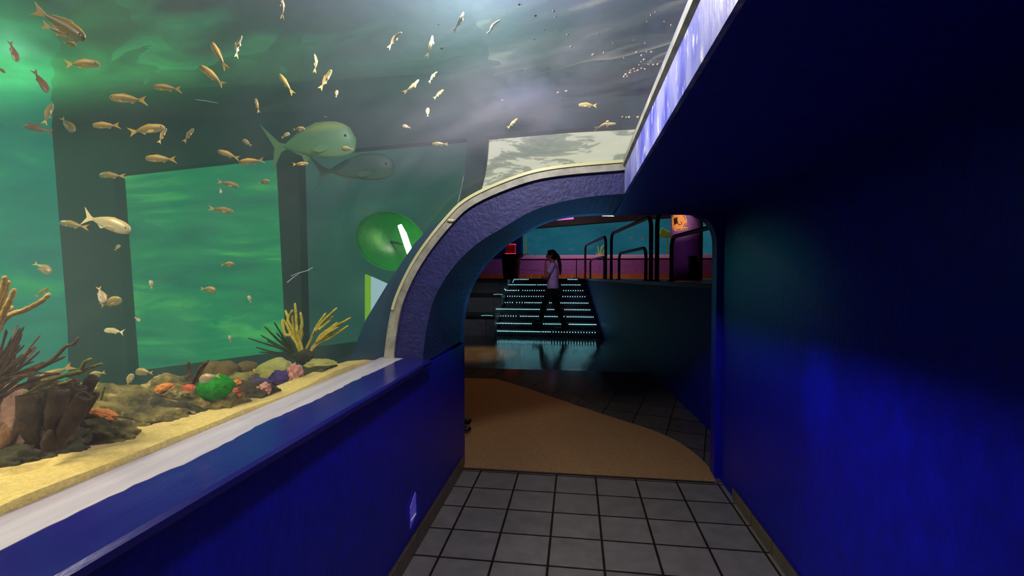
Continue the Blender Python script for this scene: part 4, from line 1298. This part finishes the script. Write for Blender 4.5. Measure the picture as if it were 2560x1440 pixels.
# litter drum with a flat top and a clear red-edged box on it, by the stair top
c = onY(1278, 697, 12.95); c.z = ZP
R0 = px(24, c); hh = px(58, c)
t = thing('litter_drum', c, 'black tapered litter drum at the top of the stairs', 'bin')
obj('body', MB().lathe([(R0 * .82, 0), (R0 * .88, hh * .3), (R0, hh * .93), (R0 * 1.03, hh * .95), (R0 * .98, hh)], c, 28), BLACK, t, smooth=True, ang=.6)
obj('handle', MB().lathe([(R0 * 1.05, hh * .86), (R0 * 1.07, hh * .9)], c, 28), BLACK, t)
tt = onY(1278, 635, 12.95)
b = MB().box(tt.x - px(32, c), tt.x + px(33, c), tt.y - .3, tt.y + .3, c.z + hh + .001, c.z + hh + .022)
tag(obj('tray', b, pmat('dark_wood_tray', C(70, 54, 44), rough=.4), bevel=.004), 'thin flat tray lying on the black litter drum', 'tray')
zt = c.z + hh + .024
t = thing('donation_box', (tt.x, tt.y, zt), 'clear box with glowing red edges on the tray over the litter drum', 'box')
bx0, bx1, bh = tt.x - px(13, c), tt.x + px(10.5, c), px(25, c)
REDG = emat('red_edge_glow', (1, .08, .1, 1), .9)
m, nd, ln = new_mat('pink_clear_plastic')
out = nd.new('ShaderNodeOutputMaterial'); tr = nd.new('ShaderNodeBsdfTransparent'); tr.inputs[0].default_value = (.85, .5, .6, 1)
df = nd.new('ShaderNodeBsdfPrincipled'); df.inputs['Base Color'].default_value = C(210, 90, 130); df.inputs['Roughness'].default_value = .2
mx = nd.new('ShaderNodeMixShader'); mx.inputs[0].default_value = .6
ln.new(tr.outputs[0], mx.inputs[1]); ln.new(df.outputs[0], mx.inputs[2]); ln.new(mx.outputs[0], out.inputs[0])
obj('walls', MB().box(bx0, bx1, tt.y - .12, tt.y + .12, zt + .02, zt + bh - .012), m, t)
obj('base', MB().box(bx0 - .008, bx1 + .008, tt.y - .13, tt.y + .13, zt, zt + .02), REDG, t)
obj('lid', MB().box(bx0 - .008, bx1 + .008, tt.y - .13, tt.y + .13, zt + bh - .012, zt + bh), REDG, t)
# stanchion and rope
c = onY(1441, 694, 13.2); c.z = ZP
t = thing('stanchion', c, 'thin dark stanchion post behind the walking woman', 'post')
obj('base', MB().lathe([(.12, 0), (.12, .015), (.03, .03)], c, 20), RAIL_G, t)
obj('post', MB().tube([c + Vector((0, 0, .02)), c + Vector((0, 0, px(50, c)))], .014, 8), RAIL_G, t)
c2 = onY(1318, 694, 13.2)
r0 = c + Vector((0, 0, px(23, c))); r1 = Vector((c2.x - .3, 13.2, r0.z + .02))
rp = [lerp(r0, r1, k_ / 10) - Vector((0, 0, .06 * math.sin(PI * k_ / 10))) for k_ in range(11)]
rp[0] = r0 - Vector((.016, 0, 0))
tag(obj('barrier_rope', MB().tube(rp, .008, 6), pmat('purple_rope', C(150, 80, 130), rough=.7)), 'thin rope strung between the litter drum and the stanchion post', 'rope')

# lamps on the hall ceiling
def fixture(a, b_, Y, mat, label, r=5):
    p0, p1 = onY(*a, Y), onY(*b_, Y)
    t = thing('ceiling_lamp', (p0 + p1) / 2, label, 'lamp', 'hall ceiling lamps')
    obj('tube', MB().tube([p0, lerp(p0, p1, .6), p1], [px(r * .3, p0), px(r * .7, p0), px(r, p0)], 10), mat, t, smooth=True)
    up_ = Vector((0, 0, .05))
    obj('housing', MB().tube([p0 + up_, p1 + up_], .03, 8), BLACK, t)
    for q_ in (p0, p1):
        obj('hanger', MB().tube([q_ + up_, Vector((q_.x, q_.y, 3.9))], .006, 6), BLACK, t)
fixture((1393, 550), (1434, 544), 9.5, emat('magenta_lamp_glow', (.75, .2, .75, 1), 1.0), 'magenta lamp tube under the dark hall ceiling', 4)
fixture((1505, 540), (1535, 539), 9.5, emat('white_lamp_glow', (.75, .8, .8, 1), 1.0), 'small white lamp tube under the dark hall ceiling', 2.5)
# pale violet patch with a white lip, low on the tunnel wall
y0_, y1_ = 2.372, 2.468
q_ = [(y0_, .155), (y0_ + .004, .19), (y0_ + .001, .24), (y0_ + .004, .272), (y0_ + .03, .285), (y0_ + .038, .30), (y1_ - .03, .305), (y1_ - .012, .318), (y1_, .3), (y1_ - .006, .26), (y1_ + .002, .22), (y1_ - .006, .2), (y1_ + .004, .192)]
t = thing('violet_patch', (-.868, 2.42, .2), 'small violet patch low on the blue wall, near the floor tiles', 'patch')
b = MB().add([(-.8695, y, z) for y, z in q_] + [(-.866, y, z) for y, z in q_], [(i, (i + 1) % 13, (i + 1) % 13 + 13, i + 13) for i in range(13)] + [tuple(range(13)), tuple(range(13, 26))[::-1]])
obj('patch_face', b, pmat('lavender_patch', C(150, 140, 245), C(120, 110, 240), 50, .4, .6, rough=.5, bump=.6, bscale=50), t)
obj('lip', MB().box(-.866, -.862, y0_ + .004, y1_ - .014, .195, .203), pmat('white_lip', C(240, 238, 250), rough=.4), t)
# scratches on the acrylic
SCR = pmat('white_scratch', C(214, 220, 224), rough=.5)
for (pts, r) in [([(488, 249), (512, 252), (546, 258)], 1.1), ([(718, 706), (735, 692), (748, 684)], 1.4), ([(727, 690), (745, 683), (770, 676), (782, 668)], 1.0)]:
    q_ = []
    for u, v in pts:
        ti, to = water_span(u, v)
        d = ray(u, v); tt_ = .3
        while True:
            p_ = CAMP + d * tt_
            if p_.x < -1.12 or (p_.z > 1.02 and p_.x <= .27 and any(False for _ in ())): break
            zz_ = next((lerp(G[i][1], G[i + 1][1], (p_.x - G[i][0]) / max(G[i + 1][0] - G[i][0], 1e-6)) for i in range(len(G) - 1) if G[i][0] <= p_.x <= G[i + 1][0]), 9)
            if p_.z > zz_ - .003: break
            tt_ += .002
        q_.append(p_)
    sc_ = obj('scratch', MB().tube(q_, [px(r * .4, q_[0])] + [px(r * .6, q_[0])] * (len(q_) - 2) + [px(r * .3, q_[0])], 5), SCR, glass)

# ------------------------------------------------------------------ people
SKIN = pmat('skin', C(170, 116, 88), rough=.5)
HAIR = pmat('dark_brown_hair', C(26, 18, 16), rough=.4)
SHIRT = pmat('white_lilac_tshirt', C(214, 204, 226), C(200, 190, 216), 10, .4, .6, rough=.8, bump=.2, bscale=12)
PANTS = pmat('black_trousers', C(14, 14, 18), rough=.8)
SHOE = pmat('black_shoe', C(14, 13, 14), rough=.35)
EYEW = pmat('eye_white', C(220, 216, 210), rough=.2)
LIP = pmat('lip', C(140, 66, 62), rough=.4)


def loft(b, rings, seg=16):
    vs = []
    for c, rx, ry in rings:
        for k in range(seg):
            a = 2 * PI * k / seg
            vs.append(Vector(c) + Vector((rx * math.cos(a), ry * math.sin(a), 0)))
    fs = []
    for i in range(len(rings) - 1):
        for k in range(seg):
            p, q = i * seg + k, i * seg + (k + 1) % seg
            fs.append((p, q, q + seg, p + seg))
    fs += [tuple(range(seg))[::-1], tuple(range((len(rings) - 1) * seg, len(rings) * seg))]
    b.add(vs, fs)


def limb(b, pts, rad):
    b.tube(smooth_poly(pts, 4), [r for r in [lerp(rad[min(int(i / 4), len(rad) - 1)], rad[min(int(i / 4) + 1, len(rad) - 1)], (i % 4) / 4) for i in range((len(pts) - 1) * 4 + 1)]], 10)
    for p, r in zip(pts, rad): b.ball(p, r * .99, 2)


def hand(b, wrist, direction, palm_n, curl):
    """palm with four unequal bent fingers and a thumb leaving its side"""
    d = Vector(direction).normalized(); n = Vector(palm_n); n = (n - d * n.dot(d)).normalized(); s = d.cross(n)
    w = Vector(wrist)
    for k in (-1.2, -.4, .4, 1.2):
        b.tube([w, w + d * .085 + s * k * .017], [.016, .0125], 8)
    b.ball(w + d * .05, .022, 2)
    for k, L_ in ((-1.5, .062), (-.5, .074), (.5, .08), (1.5, .07)):
        p = w + d * .085 + s * k * .0185
        pts = [p]
        a = 0
        for j in range(3):
            a += curl
            p = p + (d * math.cos(a) + n * math.sin(a)) * L_ * (.42, .33, .25)[j]
            pts.append(p)
        b.tube(pts, [.0088, .0085, .0078, .006], 7)
    p = w + d * .03 + s * .026
    b.tube([p, p + d * .03 + s * .022 + n * .012, p + d * .062 + s * .026 + n * .026], [.012, .0098, .0075], 7)


def person(name, loc, rotz, label, J, ponytail=True):
    t = thing(name, loc, label, 'person'); t.rotation_euler = (0, 0, rotz); WORLD[t.name] = Vector((0, 0, 0))
    b = MB()
    hx, hy, hzz = J['head']
    H_ = Vector(J['head'])
    # head: cranium, jaw, nose, brow, ears, neck
    b.ball(H_ + Vector((-.012, 0, .022)), (.098, .077, .1), 3)
    b.ball(H_ + Vector((.022, 0, -.05)), (.07, .056, .072), 3)
    b.ball(H_ + Vector((.066, 0, -.088)), (.024, .026, .02), 2)
    b.tube([H_ + Vector((.086, 0, .02)), H_ + Vector((.108, 0, -.022)), H_ + Vector((.088, 0, -.034))], [.009, .0155, .012], 8)
    b.ball(H_ + Vector((.078, 0, .034)), (.016, .05, .012), 2)
    for s in (1, -1):
        b.ball(H_ + Vector((-.008, s * .077, -.012)), (.02, .011, .032), 2)
        b.ball(H_ + Vector((.062, s * .034, -.03)), (.026, .022, .022), 2)
    b.tube([H_ + Vector((-.02, 0, -.05)), Vector(J['neck'])], [.05, .056], 12)
    nk = Vector(J['neck']); pv = Vector(J['pelvis'])
    loft(b, [(lerp(pv, nk, 0) + Vector((0, 0, -.04)), .1, .155), (lerp(pv, nk, .22), .088, .125), (lerp(pv, nk, .6), .108, .15), (lerp(pv, nk, .85), .09, .165), (lerp(pv, nk, .98), .06, .09)])
    for s in ('l', 'r'):
        sh, el, wr = [Vector(q_) for q_ in J['arm_' + s]]
        limb(b, [sh, el, wr], [.05, .041, .027])
        hd = J.get('hand_' + s)
        hand(b, wr, hd[0], hd[1], hd[2])
        hp, kn, an = [Vector(q_) for q_ in J['leg_' + s]]
        limb(b, [hp, kn, an], [.075, .05, .036])
    body = obj('body', b, SKIN, t, remesh=.0075)
    # trousers
    b = MB()
    loft(b, [(pv + Vector((0, 0, -.1)), .108, .16), (pv, .116, .168), (lerp(pv, nk, .2), .104, .142)])
    for s in ('l', 'r'):
        hp, kn, an = [Vector(q_) for q_ in J['leg_' + s]]
        limb(b, [hp, kn, lerp(kn, an, .97)], [.094, .07, .056])
    obj('trousers', b, PANTS, t, remesh=.012)
    # shirt with short sleeves
    b = MB()
    loft(b, [(pv + Vector((0, 0, -.06)), .132, .184), (lerp(pv, nk, .22), .118, .155), (lerp(pv, nk, .58), .13, .166), (lerp(pv, nk, .84), .1, .176), (lerp(pv, nk, .97), .066, .1)])
    for s in ('l', 'r'):
        sh, el, wr = [Vector(q_) for q_ in J['arm_' + s]]
        b.ball(sh, .064, 2)
        b.tube([sh, lerp(sh, el, .62)], [.064, .062], 12)
    obj('shirt', b, J['shirt'], t, remesh=.012)
    # shoes
    for s in ('l', 'r'):
        an = Vector(J['leg_' + s][2]); d = Vector(J['toe_' + s]); p = Vector((d.y, -d.x, 0)) * .0
        b = MB()
        g = an.z - .085
        b.ball(Vector((an.x, an.y, g + .045)) + d * .0, (.05, .038, .045), 2)
        b.ball(Vector((an.x, an.y, g + .036)) + d * .08, (.08, .04, .035), 2, rot=math.atan2(d.y, d.x))
        b.ball(Vector((an.x, an.y, g + .03)) + d * .15, (.06, .044, .028), 2, rot=math.atan2(d.y, d.x))
        b.tube([Vector((an.x, an.y, g + .04)), Vector((an.x, an.y, g + .11))], [.044, .042], 10)
        obj('shoe', b, SHOE, t, remesh=.009)
    # hair
    b = MB()
    b.ball(H_ + Vector((-.026, 0, .036)), (.1, .088, .1), 3)
    b.ball(H_ + Vector((-.05, 0, -.01)), (.075, .084, .09), 3)
    b.ball(H_ + Vector((.03, 0, .09)), (.055, .07, .035), 2)
    if ponytail:
        tl_ = [H_ + Vector(q_) for q_ in [(-.11, 0, .03), (-.15, .0, -.01), (-.17, .0, -.1), (-.19, .0, -.22), (-.2, .0, -.34), (-.195, 0, -.42)]]
        b.tube(smooth_poly(tl_, 4), [lerp(.034, .04, min(i / 8, 1)) * (1 if i < 12 else lerp(1, .35, (i - 12) / 8)) for i in range(21)], 10)
    obj('hair', b, HAIR, t, remesh=.009)
    for s in (1, -1):
        e = obj('eye', MB().ball(H_ + Vector((.08, s * .031, .006)), (.012, .014, .01), 2), EYEW, t, smooth=True)
        obj('pupil', MB().ball(H_ + Vector((.0905, s * .031, .006)), (.004, .006, .006), 1), EYE_B, e, smooth=True)
    obj('mouth', MB().ball(H_ + Vector((.083, 0, -.062)), (.012, .026, .008), 2), LIP, t, smooth=True)
    return t


RISE0 = ZF + RISE
person('person', (-.50, 10.22, RISE0), PI, 'woman with a ponytail, pale T-shirt and black trousers on the lit stairs, hand to mouth', dict(
    head=(.035, 0, 1.6), neck=(0, 0, 1.46), pelvis=(-.01, 0, .95), shirt=SHIRT,
    arm_l=[(0, .165, 1.39), (.12, .19, 1.14), (.15, .06, 1.40)], hand_l=((.0, -.25, 1), (-.6, -.3, .3), .55),
    arm_r=[(0, -.165, 1.39), (.07, -.2, 1.12), (.2, -.04, 1.12)], hand_r=((.35, 1, .1), (-1, .1, .2), .35),
    leg_l=[(-.01, .085, .9), (-.10, .085, .5), (-.26, .08, .085)], toe_l=Vector((1, .1, 0)),
    leg_r=[(.01, -.085, .9), (.17, -.09, .6), (.25, -.1, RISE + .085)], toe_r=Vector((1, -.1, 0))))
px0, py0 = -1.185, 4.33
person('person', (px0, py0, hz(py0 + .1) + .005), 0, 'person in black standing behind the end of the blue wall, one shoe tip showing', dict(
    head=(.03, 0, 1.6), neck=(0, 0, 1.46), pelvis=(0, 0, .95), shirt=PANTS,
    arm_l=[(0, .175, 1.4), (-.02, .23, 1.12), (.02, .24, .86)], hand_l=((.1, 0, -1), (0, -1, 0), .3),
    arm_r=[(0, -.175, 1.4), (-.03, -.2, 1.12), (.07, -.17, .9)], hand_r=((.2, 0, -1), (0, 1, 0), .6),
    leg_l=[(0, .085, .9), (.01, .09, .5), (-.02, .1, .085)], toe_l=Vector((1, .1, 0)),
    leg_r=[(0, -.085, .9), (.03, -.09, .5), (.03, -.1, .085)], toe_r=Vector((1, -.1, 0))), ponytail=False)
# fringed bag carried at the hip
bz = .6
t = thing('handbag', (px0 + .1, py0 - .17, bz), 'black fringed bag edge showing past the end of the blue wall', 'bag')
b = MB().box(px0 + .03, px0 + .165, py0 - .24, py0 - .1, bz + .03, bz + .2)
obj('pouch', b, BLACK, t, bevel=.02)
for k in range(7):
    x = px0 + .04 + .02 * k
    obj('tassel', MB().tube([(x, py0 - .17, bz + .05), (x + .006, py0 - .17, bz - .01), (x + .003, py0 - .17, bz - .07)], [.007, .008, .004], 6), BLACK, t)
obj('strap', MB().tube(smooth_poly([(px0 + .05, py0 - .17, bz + .19), (px0 + .08, py0 - .17, bz + .27), (px0 + .13, py0 - .17, bz + .19)], 5), .006, 6), BLACK, t)

# ------------------------------------------------------------------ light
def lamp(name, kind, loc, energy, col, size=.1, target=None, spot=60, blend=.5, size_y=None, spread=None):
    l = bpy.data.lights.new(name, kind); l.energy = energy; l.color = col[:3]
    if kind == 'AREA':
        l.size = size
        if size_y: l.shape = 'RECTANGLE'; l.size_y = size_y
        else: l.shape = 'DISK'
        if spread: l.spread = math.radians(spread)
    else:
        l.shadow_soft_size = size
    if kind == 'SPOT': l.spot_size = math.radians(spot); l.spot_blend = blend
    o = bpy.data.objects.new(name, l); COL.objects.link(o); o.location = loc
    if target is not None:
        o.rotation_euler = (Vector(target) - Vector(loc)).to_track_quat('-Z', 'Y').to_euler()
    return o


# tank lamps just under the surface, with added fill spots
WHITE_L, WARM = (1, .96, .97), (1, .93, .72)
lamp('tank_lamp', 'POINT', (-.36, 1.6, 2.6), 84, WHITE_L, .07)
lamp('blue_wall_fill', 'SPOT', (-.5, 1.85, 2.62), 70, (.35, .6, 1), .05, (XR, 2.22, .97), 9, .9)  # unseen blue spot added for the bright patch on the right wall
lamp('blue_wall_fill', 'SPOT', (-.5, 1.5, 2.62), 60, (.35, .5, 1), .08, (XR, 1.85, .42), 26, .8)  # broader unseen spot added to make the wall patch blotchy
lamp('tank_lamp', 'AREA', (-2.0, .45, 2.66), 17, WARM, .5, (-2.2, 1.2, 0), spread=110)
lamp('tank_lamp', 'AREA', (-3.6, 1.3, 2.66), 13, (.5, 1, .72), .6, (-3.0, 2.2, 0), spread=110)
lamp('tank_lamp', 'AREA', (-1.6, -.3, 2.66), 9, WARM, .5, (-1.8, .9, .9), spread=110)
lamp('green_surface_fill', 'SPOT', (-6.4, 2.2, 2.3), 9000, (.2, 1, .3), .1, (-4.6, 2.25, 2.77), 24, .5)  # out-of-frame green spot added to brighten the water ripples
# hall
ORG = (1, .56, .26)
lamp('orange_spot', 'SPOT', (-.9, 6.4, 3.2), 30, ORG, .12, (-1.3, 5.4, 0), 62, .7)
lamp('orange_spot', 'SPOT', (-1.6, 8.6, 3.4), 500, (1, .5, .15), .08, (-1.75, 7.7, 0), 34, .9)
lamp('amber_fill', 'SPOT', (.2, 5.6, 3.4), 9, ORG, .15, (-.1, 4.1, 0), 50, .8)
lamp('purple_lamp', 'AREA', (-.2, 12.9, 3.7), 22, (.8, .55, .85), .5, (-.2, 14.6, 1.7))
lamp('pink_lamp', 'AREA', (2.4, 12.6, 3.7), 8, (1, .4, .35), .5, (2.4, 14.4, 1.7))
lamp('orange_spot', 'SPOT', (1.0, 7.4, 3.5), 170, (1, .8, .62), .1, (cc.x - .2, cc.y - .3, sz + .05), 14, .4)  # unseen spot added to brighten the emblem sign
lamp('aquarium_fill', 'AREA', (1.2, YT + .42, 3.55), 14, (.8, 1, .75), 5, (1.2, YT + .62, 2.95), size_y=.15)  # added inside the far aquarium to brighten its corals
lamp('lilac_fill', 'SPOT', (.6, 7.0, 3.3), 30, (.7, .3, .8), .1, (cc.x - .1, cc.y, 2.0), 22, .8)  # unseen spot added to lift the dark column
lamp('amber_fill', 'SPOT', (0, 12.0, 3.6), 60, (1, .62, .3), .1, (.2, 14.6, 1.5), 70, .8)  # unseen spot added to warm the rear baseboard
lamp('lilac_fill', 'SPOT', (-.9, 6.4, 3.4), 110, (.8, .5, 1), .1, (-.5, 10.2, 1.5), 13, .8)
lamp('orange_spot', 'SPOT', (-3.2, 8.0, 3.4), 30, (1, .35, .12), .1, (XR, 2.6, 1.62), 9, .9)
lamp('teal_lamp', 'SPOT', (-2.6, 8.8, 1.9), 40, (.05, .8, .7), .1, (XR, 3.1, 1.35), 10, 1)
lamp('tier_fill', 'SPOT', (-2.4, 6.5, 3.2), 110, (.8, .85, 1), .1, (-2.3, 10.4, .8), 30, .8)  # unseen spot added so the grey tiers show
lamp('soffit_fill', 'SPOT', (.2, 6.8, .9), 9, (.08, .4, 1), .1, (-.4, 3.2, 1.8), 40, .8)  # unseen dim spot added to turn the arch soffit blue
# tunnel
lamp('patch_fill', 'SPOT', (.9, 1.3, 1.5), 45, (.5, .45, 1), .02, (-.866, 2.42, .235), 4.2, .5)  # unseen narrow beam added to brighten the wall patch
lamp('violet_fill', 'SPOT', (.6, -.9, 1.8), 14, (.5, .1, 1), .2, (-.87, 2.7, .5), 70, 1)  # unseen spot added for the violet tint on the left wall

w = bpy.data.worlds.new('world'); w.use_nodes = True
w.node_tree.nodes['Background'].inputs[0].default_value = (.01, .012, .03, 1)
w.node_tree.nodes['Background'].inputs[1].default_value = .3
SC.world = w

SC.view_settings.view_transform = 'Standard'
SC.view_settings.look = 'None'
SC.view_settings.exposure = 0
SC.view_settings.gamma = 1
SC.view_settings.use_curve_mapping = False
cy = SC.cycles
cy.max_bounces = 4; cy.diffuse_bounces = 1; cy.glossy_bounces = 2; cy.transmission_bounces = 3; cy.volume_bounces = 0
cy.transparent_max_bounces = 24
cy.caustics_reflective = False; cy.caustics_refractive = False
cy.sample_clamp_indirect = 2; cy.sample_clamp_direct = 0
cy.use_denoising = True
cy.use_adaptive_sampling = True; cy.adaptive_threshold = .06; cy.adaptive_min_samples = 16
